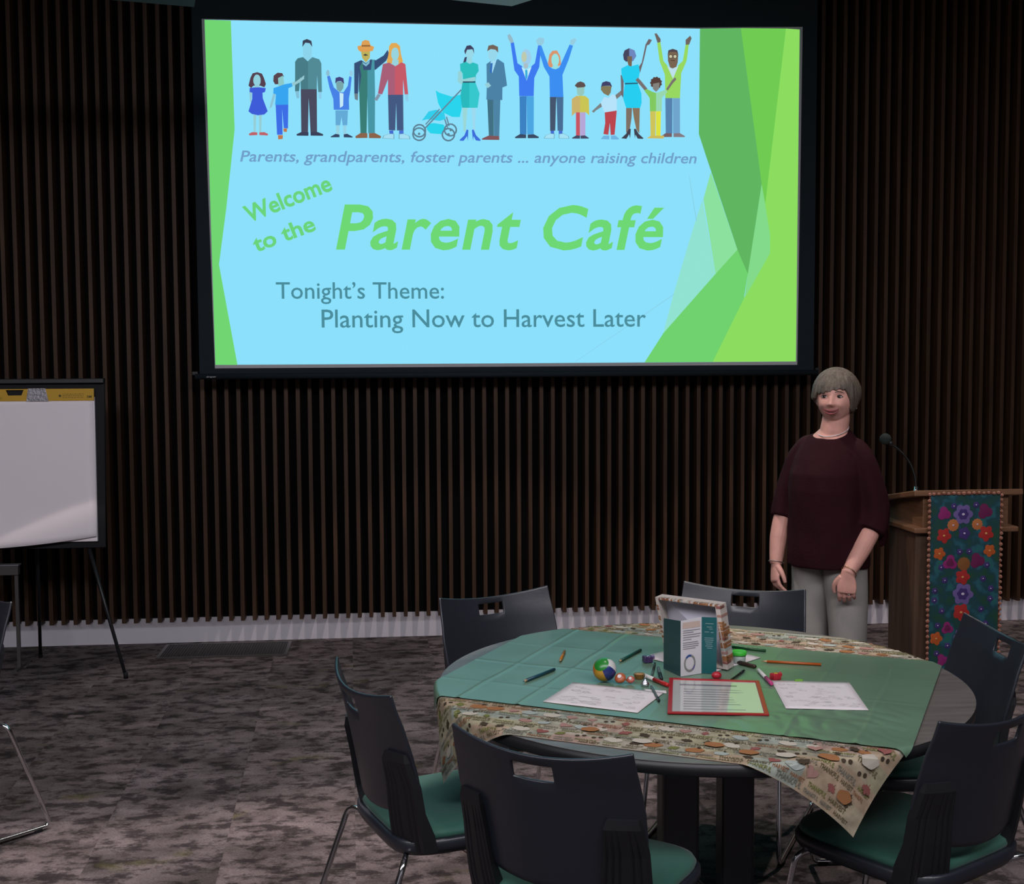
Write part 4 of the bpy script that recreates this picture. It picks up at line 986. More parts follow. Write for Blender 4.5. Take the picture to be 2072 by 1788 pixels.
def b_cube(col, sx, sy, sz, tw, flap):
    def f(r):
        mb = MB(); c, s_ = cos(tw), sin(tw)
        q = [(-sx, -sy), (sx, -sy), (sx, sy), (-sx, sy)]
        rings = []
        for z, k in ((0.0, .9), (.002, 1), (sz * .8, 1.0), (sz, .86)): rings.append([((x * c - y * s_) * k, (x * s_ + y * c) * k, z) for x, y in q])
        mb.loft(rings, 0, False).build('wrapped_block', col, r, bevel=.0015)
        MB().loft([[((sx * .7) * c, (sx * .7) * s_ - .004, sz * .5), ((sx * .7) * c, (sx * .7) * s_ + .004, sz * .5), ((sx * .7) * c, (sx * .7) * s_ + .004, sz * .9), ((sx * .7) * c, (sx * .7) * s_ - .004, sz * .9)],
                   [((sx + .008) * c, (sx + .008) * s_ - .009, sz * .5), ((sx + .008) * c, (sx + .008) * s_ + .007, sz * .6), ((sx + .008) * c, (sx + .008) * s_ + .007, sz * 1.05), ((sx + .008) * c, (sx + .008) * s_ - .009, sz * .95)]], 0, False).build('wrapper_end', flap, r)
        MB().box((-sx * .4, -sy * .8, sz * .985), (sx * .35, sy * .2, sz + .0012)).build('foil_highlight', M_FOIL if col is M_PUR else mat('gold_print', (.55, .30, .04), .35), r)
    return f
candy('wrapped_chocolate', (0.772, 3.665), 'purple wrapped chocolate block behind the ball, left of the display box', b_cube(M_PUR, .014, .011, .021, .2, mat('violet_wrapper', (.17, .11, .23), .3)))
candy('wrapped_chocolate', (1.098, 3.420), 'red and gold wrapped chocolate above the right activity sheet', b_cube(M_REDW, .013, .011, .019, .35, M_REDW))
candy('wrapped_gumdrop', (0.930, 3.445), 'shiny red wrapped sweet behind the red framed page', lambda r: MB().sphere((0, 0, .011), (.015, .012, .0115), 18, 10).build('wrapped_drop', M_REDW, r))
candy('green_taffy', (1.158, 3.392), 'tiny lime green sweet at the top edge of the right activity sheet', lambda r: MB().loft([[(-.013, -.004, .0), (.013, -.004, 0), (.013, .004, 0), (-.013, .004, 0)], [(-.011, -.003, .006), (.011, -.003, .006), (.011, .003, .006), (-.011, .003, .006)]], 0, False).build('wrapped_bar', mat('lime_wrapper', (.15, .40, .03), .4), r, bevel=.001))
# ------------------------------------------------------------------ chairs
M_SHELL = mat('charcoal_plastic', (0.0175, 0.0205, 0.030), 0.36, spec=0.8, bump=0.05, bscale=400)
M_RIB = mat('charcoal_ribbed_plastic', (0.012, 0.012, 0.015), 0.5, spec=0.4)
M_SEAT = mat('teal_green_upholstery', (0.030, 0.115, 0.085), 0.6, spec=0.3, sheen=0.2, bump=0.1, bscale=300)
def yb(z): 
    pts = [(0.40, -0.190), (0.50, -0.216), (0.60, -0.234), (0.68, -0.248), (0.76, -0.264), (0.85, -0.290)]
    for (z0, y0), (z1, y1) in zip(pts, pts[1:]):
        if z <= z1 or z1 == 0.85: t = (z - z0) / (z1 - z0); return y0 + (y1 - y0) * t
def wing(z): return 0.052 + 0.02 * max(0, min(1, (0.80 - z) / 0.2)) - 0.012 * max(0, min(1, (0.62 - z) / 0.1))
def halfw(z):
    if z > 0.66: return 0.228 + 0.010 * (1 - abs(z - 0.70) / 0.15)
    return 0.236 - 0.018 * ((0.66 - z) / 0.14) ** 1.5
def shellp(s, z): return Vector((halfw(z) * s, yb(z) + wing(z) * s * s, z))
def make_chair(name, label, group):
    root = thing(name, label, 'chair', (0, 0, 0), 0, group)
    ss = [-1, -.985, -.93, -.84, -.74, -.64, -.54, -.44, -.34, -.24, -.22, -.1, 0, .1, .22, .24, .34, .44, .54, .64, .74, .84, .93, .985, 1]
    tops = [0.0, 0.006, 0.022, 0.041, 0.060, 0.085]; low = 14
    g = []; rows = len(tops) + low
    for r in range(rows):
        for s in ss:
            zt_ = 0.819 + 0.027 * s * s; zb_ = 0.500 + 0.035 * s * s
            z = zt_ - tops[r] if r < len(tops) else (zt_ - 0.085) + (zb_ - (zt_ - 0.085)) * (r - len(tops) + 1) / low
            g.append(shellp(s, z))
    n = len(ss); fs = []
    for r in range(rows - 1):
        for j in range(n - 1):
            if r in (2, 3) and 10 <= j <= 13: continue      # hand hole
            fs.append((r * n + j, r * n + j + 1, (r + 1) * n + j + 1, (r + 1) * n + j))
    mb = MB(); mb.add(g, fs, 0, True)
    bo = mb.build('backrest', M_SHELL, root, solid=0.009)
    bo.modifiers.new('bevel', 'BEVEL').width = 0.0022
    # ribbed uprights joining backrest and seat
    for sg in (-1, 1):
        rings = []
        for z, xi, xo in ((0.688, .162, .226), (0.666, .156, .231), (0.60, .150, .235), (0.53, .141, .236), (0.47, .132, .235), (0.425, .124, .232)):
            ring = []
            K = 21
            for k in range(K):
                x = xi + (xo - xi) * k / (K - 1); s = x / halfw(max(z, .53)); y = yb(z) + wing(z) * s * s - 0.010
                y += -0.012 * (1 if z < .667 else .3) + (0.004 if k % 3 == 2 and 0 < k < K - 1 and z < .665 and not 9 <= k <= 12 else 0)
                ring.append(Vector((sg * x, y, z)))
            for x, dy in ((xo, 0.014), (xi, 0.012)):
                s = x / halfw(max(z, .53)); ring.append(Vector((sg * x, yb(z) + wing(z) * s * s + (dy if z < .5 else .0005), z)))
            rings.append(ring)
        recalc(MB().loft(rings, 0, False).build('back_upright', M_RIB, root))
    def plan(k, hw, y0, y1, z):
        N_ = 40; out = []
        for i in range(N_):
            a = 2 * pi * i / N_; c, s_ = cos(a), sin(a); e = 0.42
            x = (abs(c) ** e) * (1 if c > 0 else -1) * hw; y = (abs(s_) ** e) * (1 if s_ > 0 else -1)
            yy = (y0 + y1) / 2 + y * (y1 - y0) / 2
            x *= 1 - 0.07 * (y1 - yy) / (y1 - y0)
            out.append(Vector((x * k, yy, z)))
        return out
    MB().loft([plan(.86, .225, -.17, .20, .398), plan(.96, .232, -.205, .228, .408), plan(1, .236, -.215, .236, .425), plan(1, .236, -.215, .236, .446), plan(.985, .234, -.210, .232, .450)], 0, True).build('seat_shell', M_SHELL, root)
    MB().loft([plan(1, .222, -.200, .226, .447), plan(1, .226, -.203, .229, .458), plan(.99, .222, -.198, .225, .468), plan(.93, .212, -.180, .212, .4735), plan(.6, .15, -.10, .13, .472), plan(.1, .1, -.02, .03, .470)], 0, True).build('seat_cushion', M_SEAT, root)
    for sg in (-1, 1):
        pts = fillet([(sg * .12, -.16, .398), (sg * .225, -.206, .412), (sg * .240, -.352, .011), (sg * .240, .262, .011), (sg * .222, .185, .396), (sg * .12, .165, .394)], 0.035, 6)
        lg = MB().tube(pts, 0.0085, 10).build('sled_leg', M_CHROME, root)
        for y in (-.30, .22): MB().box((sg * .240 - .011, y - .015, 0.0), (sg * .240 + .011, y + .015, .012)).build('glide', M_BLACK, lg, bevel=.002)
    MB().tube([(-.12, -.16, .398), (.12, -.16, .398)], .0085, 10).build('cross_rod', M_CHROME, root)
    MB().tube([(-.12, .165, .394), (.12, .165, .394)], .0085, 10).build('cross_rod', M_CHROME, root)
    return root
CH = make_chair('stacking_chair', 'charcoal chair with green seat at the left of the table, its back half turned', 'chairs around the round table')
def chair_at(o, bx_, by_, fx, fy):      # (bx, by) = ground point under the middle of the top corners, (fx, fy) = facing
    f = Vector((fx, fy)).normalized(); off = 0.237
    o.location = (bx_ + f.x * off, by_ + f.y * off, 0); o.rotation_euler = (0, 0, math.atan2(-f.x, f.y))
specs = [(-0.090, 3.25, 0.94, 0.34, None),
         (0.361, 4.388, 0.437, -0.90, 'charcoal chair behind the table at left, facing the camera under the screen'),
         (1.288, 4.40, -0.49, -0.87, 'charcoal chair behind the table and in front of the standing woman'),
         (0.315, 2.652, 0.58, 0.81, 'nearest charcoal chair at the bottom centre, its back to the camera with two ribbed uprights'),
         (1.440, 2.785, -0.512, 0.859, 'charcoal chair at the lower right, its back to the camera below the hanging cloth corner'),
         (1.852, 3.60, -1.0, 0.06, 'charcoal chair at the right of the table in front of the lectern banner'),
         (-1.50, 4.58, -0.72, -0.69, 'partly seen charcoal chair at the left edge with a chrome sled leg')]
for i, (a, b_, c, d, lab) in enumerate(specs):
    o = CH if i == 0 else copy_thing(CH, (0, 0, 0), 0, lab, 'chairs around the round table' if i < 6 else None)
    if i == 6 and 'group' in o: del o['group']
    chair_at(o, a, b_, c, d)

# ------------------------------------------------------------------ lectern
M_OAK = mat('brown_wood', (0.155, 0.075, 0.038), 0.45, spec=0.4, var=0.25, scale=4, stretch=(1.5, 1.5, 18))
M_OAKD = mat('dark_brown_wood', (0.075, 0.042, 0.027), 0.5, spec=0.35, var=0.25, scale=4, stretch=(14, 14, 1))
lc = thing('lectern', 'brown wooden lectern with a slanted top and narrow column at right', 'lectern', (2.335, 4.78, 0))
# slanted reading top: front (audience, -y) edge high, back low
MB().prism([(-0.008, 1.122), (0.40, 1.058), (0.402, 1.078), (-0.006, 1.146)], -0.228, 0.235, fn=lambda y, z, x: (x, y, z)).build('slanted_top', M_OAK, lc, bevel=0.004)
MB().prism([(0.02, 0.988), (0.36, 0.988), (0.36, 1.068), (0.02, 1.120)], -0.180, 0.186, fn=lambda y, z, x: (x, y, z)).build('top_box', M_OAK, lc, bevel=0.003)
MB().box((-0.222, 0.0, 0.968), (0.222, 0.385, 0.990)).build('ledge', M_OAK, lc, bevel=0.005)
MB().box((-0.205, 0.03, 0.05), (0.135, 0.30, 0.970)).build('column', M_OAKD, lc, bevel=0.006)
MB().box((-0.26, -0.02, 0.0), (0.22, 0.38, 0.05)).build('base', M_OAKD, lc, bevel=0.008)

# gooseneck microphone
mk = thing('gooseneck_microphone', 'black gooseneck microphone rising from the lectern top', 'microphone', (2.222, 5.02, 1.105))
MB().lathe([(0.016, -0.002), (0.017, 0.008), (0.009, 0.014), (0.008, 0.03)], (0, 0, 0), 18).build('mount', M_CHROME, mk)
gp = [(0, 0, .02), (-0.004, .004, .075), (-.022, .012, .13), (-.055, .02, .175), (-.085, .026, .20), (-.102, .03, .214)]
pp = []
for i in range(len(gp) - 1):
    for k in range(5): pp.append(Vector(gp[i]).lerp(Vector(gp[i + 1]), k / 5))
pp.append(Vector(gp[-1]))
for _ in range(3): pp = [pp[0]] + [(pp[i - 1] + pp[i] * 2 + pp[i + 1]) / 4 for i in range(1, len(pp) - 1)] + [pp[-1]]
MB().tube(pp, 0.0052, 10).build('gooseneck', mat('grey_gooseneck', (0.07, 0.07, 0.07), 0.25, metal=0.9), mk)
d = (pp[-1] - pp[-4]).normalized()
MB().lathe([(0.006, -.01), (0.010, .0), (0.010, .012)], pp[-1], 16, axis=d).build('collar', M_BLACKMETAL, mk)
MB().sphere(pp[-1] + d * .030, .0245, 20, 14).build('foam_windscreen', mat('green_black_foam', (0.012, 0.020, 0.018), 0.95, bump=0.8, bscale=300), mk)

# banner with embroidered flowers and pompom edge
bn = thing('embroidered_banner', 'teal banner of embroidered flowers edged with orange pompoms hanging on the lectern front', 'banner', (2.172, 4.772, 1.128))
def banner_cloth():
    m = mat('teal_green_satin', (0.012, 0.07, 0.07), 0.6, spec=0.4); nt = m.node_tree; b = nt.nodes['Principled BSDF']
    tc = nt.nodes.new('ShaderNodeTexCoord'); n = nt.nodes.new('ShaderNodeTexNoise'); n.inputs['Scale'].default_value = 16; n.inputs['Detail'].default_value = 3
    r = nt.nodes.new('ShaderNodeValToRGB'); e = r.color_ramp.elements
    e[0].position = .34; e[0].color = (.010, .055, .03, 1); e[1].position = .52; e[1].color = (.006, .045, .06, 1)
    k = e.new(.60); k.color = (.015, .09, .12, 1); k = e.new(.70); k.color = (.012, .11, .085, 1)
    nt.links.new(tc.outputs['Object'], n.inputs['Vector']); nt.links.new(n.outputs['Fac'], r.inputs['Fac']); nt.links.new(r.outputs['Color'], b.inputs['Base Color'])
    return m
BW, BH = 0.297, 0.80
bnm = [banner_cloth()] + [mat('embroidery', c, 0.65, spec=0.3) for c in ((0.22, 0.015, 0.12), (0.12, 0.01, 0.06), (0.13, 0.09, 0.26), (0.045, 0.025, 0.13), (0.40, 0.13, 0.04), (0.34, 0.02, 0.018), (0.40, 0.08, 0.015), (0.20, 0.075, 0.02), (0.50, 0.45, 0.55), (0.55, 0.30, 0.10))]
b = MB(); nn = 20
by = lambda x, z: -0.004 - 0.004 * (0.5 + 0.5 * sin(x * 40 + z * 3)) * min(1, max(0, -z - .12) * 3) * .6
g = [(BW * i / nn, by(BW * i / nn, -BH * j / 40), -BH * j / 40) for j in range(41) for i in range(nn + 1)]
b.add(g, [(j * (nn + 1) + i, (j + 1) * (nn + 1) + i, (j + 1) * (nn + 1) + i + 1, j * (nn + 1) + i + 1) for j in range(40) for i in range(nn)], 0, True)
def flower(cx, cy, r, mi, mi2, petals, depth, rot=0.0, dot=True):
    """px of the measured banner drawing -> banner metres; petals as a lobed disc with a raised eye"""
    x0 = cx / 737 * BW; z0 = -(cy - 85) / 1412 * 0.565; R = r / 737 * BW
    N_ = 36
    def ring(k, lobe, d): return [(x0 + R * k * (1 - lobe + lobe * abs(cos(petals * t / 2 + rot))) * cos(t), by(x0, z0) - d, z0 + R * k * 1.02 * (1 - lobe + lobe * abs(cos(petals * t / 2 + rot))) * sin(t)) for t in [2 * pi * i / N_ for i in range(N_)]]
    k = len(b.v); A, B_, C_ = ring(1, depth, .0012), ring(.55, depth * .7, .0022), ring(.28, 0, .0028)
    b.v += [Vector(p) for p in A + B_ + C_]
    for i in range(N_):
        j = (i + 1) % N_
        b.f += [(k + j, k + i, k + N_ + i, k + N_ + j), (k + N_ + j, k + N_ + i, k + 2 * N_ + i, k + 2 * N_ + j)]; b.m += [mi, mi2]; b.s += [True, True]
    b.f.append(tuple(k + 2 * N_ + i for i in reversed(range(N_)))); b.m.append(mi2); b.s.append(True)
    if dot:
        b.sphere((x0, by(x0, z0) - .0032, z0), (R * .13 + .0012, .0015, R * .10 + .001), 10, 6, 9 if mi not in (6, 7) else 10)
# x, y, r, colours, petals
for cx, cy, r, m1, m2, p, dp, rt, dot in (
    (145, 280, 72, 1, 1, 3, .35, .5, 0), (575, 265, 82, 2, 2, 3, .35, .3, 0), (345, 290, 105, 3, 4, 6, .25, 0, 1), (240, 400, 64, 5, 5, 12, .2, 0, 1), (495, 395, 60, 5, 5, 12, .2, 0, 1),
    (360, 485, 66, 4, 4, 5, .25, 0, 1), (145, 505, 80, 6, 6, 5, .35, .4, 1), (590, 490, 84, 6, 6, 5, .35, .8, 1), (100, 690, 66, 7, 7, 5, .3, .2, 1), (630, 668, 66, 7, 7, 5, .3, .9, 1),
    (215, 785, 80, 1, 2, 3, .4, .9, 0), (500, 770, 82, 2, 2, 3, .35, .2, 0), (360, 800, 70, 8, 8, 12, .15, 0, 0), (350, 935, 80, 6, 6, 5, .3, 0, 1), (355, 1110, 115, 3, 4, 6, .3, .3, 1),
    (340, 1300, 92, 6, 6, 5, .3, .5, 1), (195, 1460, 66, 1, 2, 3, .4, .6, 0), (80, 1565, 70, 7, 7, 5, .3, .1, 1), (500, 1470, 70, 2, 2, 3, .4, .3, 0), (610, 1570, 68, 7, 7, 5, .3, .7, 1), (345, 1560, 90, 3, 4, 6, .3, 0, 1), (345, 1740, 80, 6, 6, 5, .3, 0, 1), (150, 1790, 66, 1, 1, 3, .4, 0, 0), (560, 1790, 66, 2, 2, 3, .4, 0, 0)):
    flower(cx, cy, r, m1, m2, p, dp, rt, dot)
for cx, cy in ((245, 205), (480, 195), (315, 675), (415, 672), (120, 830), (605, 815), (160, 965), (565, 955), (60, 1070), (650, 1060), (55, 1170), (645, 1165), (135, 1280), (550, 1270), (95, 1430), (600, 1420), (200, 1640), (520, 1640), (90, 1720), (640, 1700)):
    flower(cx, cy, 34, 4, 4, 5, .3, .4, 1)
b.build('embroidered_cloth', bnm, bn)
M_POM = mat('orange_pompom', (0.36, 0.115, 0.055), 0.95, sheen=0.4, bump=0.8, bscale=400)
pm = MB(); pm.sphere((0, 0, 0), .0066, 10, 8)
p0 = None; rnd = random.Random(6)
spots = [(-.006, -i * .0225) for i in range(36)] + [(BW + .004, -i * .0225 - .004) for i in range(35)] + [(.012 + i * .0212, .004) for i in range(14)]
for x, z in spots:
    if p0 is None: p0 = pm.build('pompom', M_POM, bn); o = p0
    else: o = p0.copy(); COL.objects.link(o); o.parent = bn
    o.location = (x + rnd.uniform(-.0012, .0012), -.009, z + rnd.uniform(-.002, .002)); s_ = rnd.uniform(.9, 1.2); o.scale = (s_, s_ * .9, s_)
b = MB(); b.box((-.005, -.005, -BH), (.001, -.001, .003)); b.box((BW - .001, -.005, -BH), (BW + .005, -.001, .003)); b.box((-.005, -.0055, -.002), (BW + .005, -.001, .006))
b.build('orange_edging', mat('rust_ribbon', (0.14, 0.035, 0.015), 0.8), bn)
# ------------------------------------------------------------------ standing woman
wm = thing('person', 'person with short grey hair, maroon blouse and grey trousers standing by the lectern', 'person', (1.875, 5.12, 0), radians(-48))
M_SKIN = mat('skin', (0.66, 0.34, 0.28), 0.5, spec=0.35, var=0.10, scale=18)
def ell_ring(cx, cy, rx, ry, z, n=28, e=1.0): return [Vector((cx + rx * cos(2 * pi * i / n), cy + ry * sin(2 * pi * i / n), z)) for i in range(n)]
HC = Vector((0.028, -0.004, 1.520)); HR = Matrix.Rotation(radians(17), 3, 'Z')
def head_point(d, k=1.0):
    x, y, z = d
    px = 0.0790 * x; py = 0.094 * y; pz = (0.112 if z > 0 else 0.113) * z
    if z < 0:
        px *= 1 - 0.13 * (-z) ** 1.8
        if y > 0: py *= 1 - 0.40 * (-z)
        else: py *= 1 - 0.10 * (-z) ** 2
    if y < 0:
        g = lambda cx, cz, sx, sz: exp(-((px - cx) / sx) ** 2 - ((pz - cz) / sz) ** 2)
        f = -y
        py -= f * (0.021 * g(0, -.030, .0115, .011) + 0.010 * g(0, -.012, .0085, .018) + .007 * (g(.012, -.033, .008, .007) + g(-.012, -.033, .008, .007)))
        py += f * 0.009 * (g(.031, .002, .016, .011) + g(-.031, .002, .016, .011))
        py -= f * 0.004 * (g(.03, .022, .02, .008) + g(-.03, .022, .02, .008))
        py -= f * 0.012 * (g(.040, -.036, .020, .017) + g(-.040, -.036, .020, .017))
        py -= f * (0.004 * g(0, -.060, .024, .010) - 0.004 * g(0, -.078, .018, .006))
        py -= f * 0.010 * g(0, -.097, .022, .014)
        for sx_ in (-1, 1):
            for t_ in (0, .25, .5, .75, 1): py += f * .0022 * g(sx_ * (.020 + .018 * t_), -.036 - .024 * t_, .005, .007)
        py += f * .004 * g(0, -.062, .030, .004)
    return HC + HR @ Vector((px, py, pz))
def grid_sphere(fn, ns=72, nr=56):
    rings = []
    for i in range(nr + 1):
        th = pi * (0.012 + 0.976 * i / nr)
        rings.append([fn((sin(th) * cos(2 * pi * j / ns), sin(th) * sin(2 * pi * j / ns), -cos(th))) for j in range(ns)])
    return rings
bd = MB()
bd.loft(grid_sphere(head_point), 0, True)
bd.tube([(.004, .02, 1.28), (.010, .016, 1.36), (.022, .012, 1.42), (.028, .008, 1.47)], [.064, .060, .058, .056], 24)
bd.loft([ell_ring(0, .005, .150, .115, .80), ell_ring(0, .005, .150, .120, .90), ell_ring(0, 0, .138, .110, 1.05), ell_ring(0, -.01, .140, .112, 1.18), ell_ring(0, 0, .135, .09, 1.27), ell_ring(0, .01, .10, .065, 1.335), ell_ring(.005, .015, .06, .050, 1.375)], 0, True)
for sg in (-1, 1):     # ears
    bd.sphere(HC + HR @ Vector((sg * .077, .018, -.012)), (.011, .019, .030), 14, 10, 0, HR)
ARM = {1: [Vector((.120, .012, 1.270)), Vector((.160, .032, 1.16)), Vector((.184, .050, 1.005)), Vector((.176, -.040, .885)), Vector((.158, -.130, .782))],
       -1: [Vector((-.120, .008, 1.270)), Vector((-.165, -.005, 1.16)), Vector((-.196, -.032, 1.01)), Vector((-.202, -.070, .90)), Vector((-.196, -.105, .785))]}
def smooth_path(p, n=5):
    out = []
    for i in range(len(p) - 1):
        a = p[max(i - 1, 0)]; b = p[i]; c = p[i + 1]; d = p[min(i + 2, len(p) - 1)]
        for k in range(n):
            t = k / n; out.append(0.5 * ((2 * b) + (c - a) * t + (2 * a - 5 * b + 4 * c - d) * t * t + (3 * b - a - 3 * c + d) * t ** 3))
    out.append(p[-1]); return out
def rad_path(r, n=5): return [r[i] + (r[i + 1] - r[i]) * k / n for i in range(len(r) - 1) for k in range(n)] + [r[-1]]
HANDS = {}
for sg in (1, -1):
    P = smooth_path(ARM[sg]); bd.tube(P, rad_path([.048, .046, .044, .040, .0265]), 18)
    w = ARM[sg][-1]
    dn = (Vector((0.0, -.10, -1)) if sg > 0 else Vector((.12, -.28, -1))).normalized()      # hand direction
    nb = Vector((.34, -.94, 0.0)) if sg > 0 else Vector((-.60, -.80, 0))                 # back of the hand faces out and forward
    nb = (nb - dn * nb.dot(dn)).normalized(); wd = dn.cross(nb).normalized()
    if wd.x * sg > 0: wd = -wd                          # wd points to the thumb side (towards the body)
    bd.loft([[w + dn * t + wd * (hw * cos(a)) + nb * (th * sin(a)) for a in [2 * pi * i / 16 for i in range(16)]] for t, hw, th in ((-.02, .025, .021), (.005, .029, .019), (.03, .038, .017), (.055, .041, .0155), (.074, .039, .013), (.080, .032, .009))], 0, True)
    for i, (o_, L_) in enumerate(((.029, .068), (.0100, .076), (-.0095, .070), (-.0285, .055))):
        a = w + dn * .066 + wd * o_; pts = [a]; dr = dn.copy(); rr = [.0088]
        for k, (fr, bend) in enumerate(((.42, 20), (.32, 32), (.26, 26))):
            an = radians(bend + i * 3); dr = (dr * cos(an) - nb * sin(an)).normalized()
            dr = (dr + wd * (o_ * .5)).normalized(); pts.append(pts[-1] + dr * L_ * fr); rr.append(.0084 - .0009 * k)
        q = []; qr = []
        for k in range(len(pts) - 1):
            for m in range(4): q.append(pts[k].lerp(pts[k + 1], m / 4)); qr.append(rr[k] + (rr[k + 1] - rr[k]) * m / 4)
        q.append(pts[-1]); qr.append(rr[-1] * .8); q.append(pts[-1] + dr * .004); qr.append(rr[-1] * .4)
        bd.tube(q, qr, 10)
        HANDS[(sg, i)] = (pts, dr)
    tp = [w + dn * .012 + wd * .024, w + dn * .038 + wd * .047 - nb * .008, w + dn * .064 + wd * .054 - nb * .018, w + dn * .084 + wd * .050 - nb * .026]
    bd.tube(smooth_path(tp, 4), rad_path([.014, .0115, .0095, .0075], 4), 12)
for sg in (-1, 1):
    P = smooth_path([Vector((sg * .076, .005, .86)), Vector((sg * .086, -.002, .66)), Vector((sg * .088, -.006, .47)), Vector((sg * .088, .012, .28)), Vector((sg * .09, .02, .075))])
    bd.tube(P, rad_path([.080, .072, .052, .050, .034]), 20)
    bd.loft([[Vector((sg * .09 + rx * cos(a), yy, zz + rz * sin(a))) for a in [2 * pi * i / 14 for i in range(14)]] for yy, rx, zz, rz in ((.055, .028, .045, .030), (.02, .034, .05, .036), (-.05, .038, .042, .028), (-.12, .042, .032, .020), (-.165, .030, .026, .014))], 0, True)
tmp = bd.build('tmp_body', M_SKIN)
recalc(tmp)
md = tmp.modifiers.new('remesh', 'REMESH'); md.mode = 'VOXEL'; md.voxel_size = 0.0026
dg = bpy.context.evaluated_depsgraph_get(); me = bpy.data.meshes.new_from_object(tmp.evaluated_get(dg))
bpy.data.objects.remove(tmp)
bm = bmesh.new(); bm.from_mesh(me)
for _ in range(2): bmesh.ops.smooth_vert(bm, verts=bm.verts, factor=0.5, use_axis_x=True, use_axis_y=True, use_axis_z=True)
for f in bm.faces: f.smooth = True
bm.to_mesh(me); bm.free(); me.name = 'body'
me.materials.clear(); me.materials.append(M_SKIN)
body = bpy.data.objects.new('body', me); COL.objects.link(body); body.parent = wm

M_EYEW = mat('eye_white', (0.50, 0.46, 0.45), 0.3); M_IRIS = mat('dark_eye', (0.015, 0.012, 0.012), 0.2); M_LIP = mat('lips', (0.24, 0.05, 0.055), 0.4); M_BROW = mat('eyebrow', (0.09, 0.06, 0.05), 0.9)
M_LID = mat('eyelash', (0.03, 0.02, 0.02), 0.8)
for sg in (-1, 1):
    ec = HC + HR @ Vector((sg * .031, -.0795, .001))
    e = MB(); e.sphere(ec, (.0135, .0065, .0046), 16, 10, 0, HR); e.sphere(ec + HR @ Vector((-.001, -.0035, 0)), (.0080, .004, .0047), 14, 10, 1, HR); e.build('eye', [M_EYEW, M_IRIS], wm)
    MB().tube([ec + HR @ Vector((sg * x, -.0035 - .001 * (1 - abs(x) / .015) + max(0, x) * .25, z)) for x, z in ((-.014, -.001), (-.007, .0048), (0, .0066), (.007, .0052), (.015, .000))], [.0010, .0022, .0025, .0024, .0012], 8).build('eyelid', M_LID, wm)
    MB().tube([HC + HR @ Vector((sg * x, y, z)) for x, y, z in ((.014, -.0915, .020), (.026, -.0925, .0245), (.038, -.0865, .0235), (.050, -.0765, .017))], [.0018, .0026, .0022, .0010], 8, flat=.6).build('eyebrow', M_BROW, wm)
def mouth(zoff, r, dz): return MB().tube([HC + HR @ Vector((x, -.1035 + 9.0 * x * x, -.0605 + zoff + 9.5 * x * x + dz * (1 - (x / .032) ** 2))) for x in lsp(-.032, .032, 11)], [r * (1 - .75 * abs(i - 5) / 5) for i in range(11)], 10)
mouth(.0024, .0044, .0010).build('upper_lip', M_LIP, wm); mouth(-.0050, .0050, -.0045).build('lower_lip', M_LIP, wm)
mouth(-.0010, .0032, -.0020).build('mouth_line', mat('mouth_shadow', (0.08, 0.015, 0.02), 0.6), wm)

# hair: a thick shell over the skull, fringe at the brow, fuller at the sides
M_HAIR = mat('grey_brown_hair', (0.105, 0.083, 0.064), 0.5, spec=0.4, var=0.45, scale=7, stretch=(9, 9, 1.4), bump=0.5, bscale=40)
def hair_low(phi):                      # phi 0 = front, +-pi = back ; height of the lower edge relative to HC
    a = abs(phi)
    if phi < -.62 and a < 2.3:
        t = min(1, (a - .62) / .4); q = max(0, (a - 1.5) / .8); return .021 - .030 * t * t * (3 - 2 * t) - .066 * q * q * (3 - 2 * q) + .004 * sin(phi * 23)
    if a < 0.62: return 0.021 + 0.013 * sin(phi * 2.2 + .6) + 0.004 * sin(phi * 23)
    if a < 1.15: t = (a - .62) / .53; return 0.021 + (-.058 - .021) * t * t * (3 - 2 * t) + .004 * sin(phi * 23)
    if a < 2.2: return -.058 - .012 * (a - 1.15) + .005 * sin(phi * 19)
    return -.071 - .028 * (a - 2.2) + .004 * sin(phi * 19)
def hair_pt(phi, t, inner=False):
    zl = hair_low(phi); zt_ = 0.127
    th = t * 1.0; z = zl + (zt_ - zl) * cos(th * pi / 2) if t < 1 else zl
    k = max(0.0, 1 - ((z - .012) / (zt_ - .012)) ** 2) ** 0.5 if z > .012 else 1 - 0.9 * ((.012 - z) / .11) ** 2 * (0.55 if abs(phi) < 2.0 else .5)
    rx, ryf, ryb = .1035, .105, .113
    ry = ryf if abs(phi) < pi / 2 else ryb
    st = 0.0028 * noise.noise((phi * 9, z * 14, 2)) + 0.006 * noise.noise((phi * 1.7 + 3, z * 9, 8)) + 0.0016 * sin(phi * 46 + 6 * noise.noise((phi * 3, z * 9, 5)))
    if inner: rx -= .020; ry -= .018; st = 0
    x = (rx + st) * sin(phi) * k; y = -(ry + st) * cos(phi) * k + .008
    return HC + HR @ Vector((x, y, z if not inner else z - (.014 if z > .09 else 0)))
NP = 120; hb = MB(); rings = []
ts = [0.03, .12, .22, .32, .42, .52, .62, .72, .80, .88, .94, .985, 1.0]
for t in ts: rings.append([hair_pt(-pi + 2 * pi * j / NP, t) for j in range(NP)])
for t in (1.0, .9, .75, .5, .2, .05): rings.append([hair_pt(-pi + 2 * pi * j / NP, t, True) for j in range(NP)])
hb.loft(rings, 0, True)
hr = recalc(hb.build('hair', M_HAIR, wm))
MB().sphere(HC + HR @ Vector((.083, .012, -.048)), .0055, 12, 8).build('pearl_earring', mat('pearl', (.75, .73, .70), .2), wm)
MB().tube([Vector((.012 + .064 * cos(t), .010 + .066 * sin(t), 1.376 + .026 * sin(t))) for t in [2 * pi * i / 40 for i in range(41)]], .0022, 8).build('necklace', mat('pale_beads', (.62, .55, .55), .3), wm)

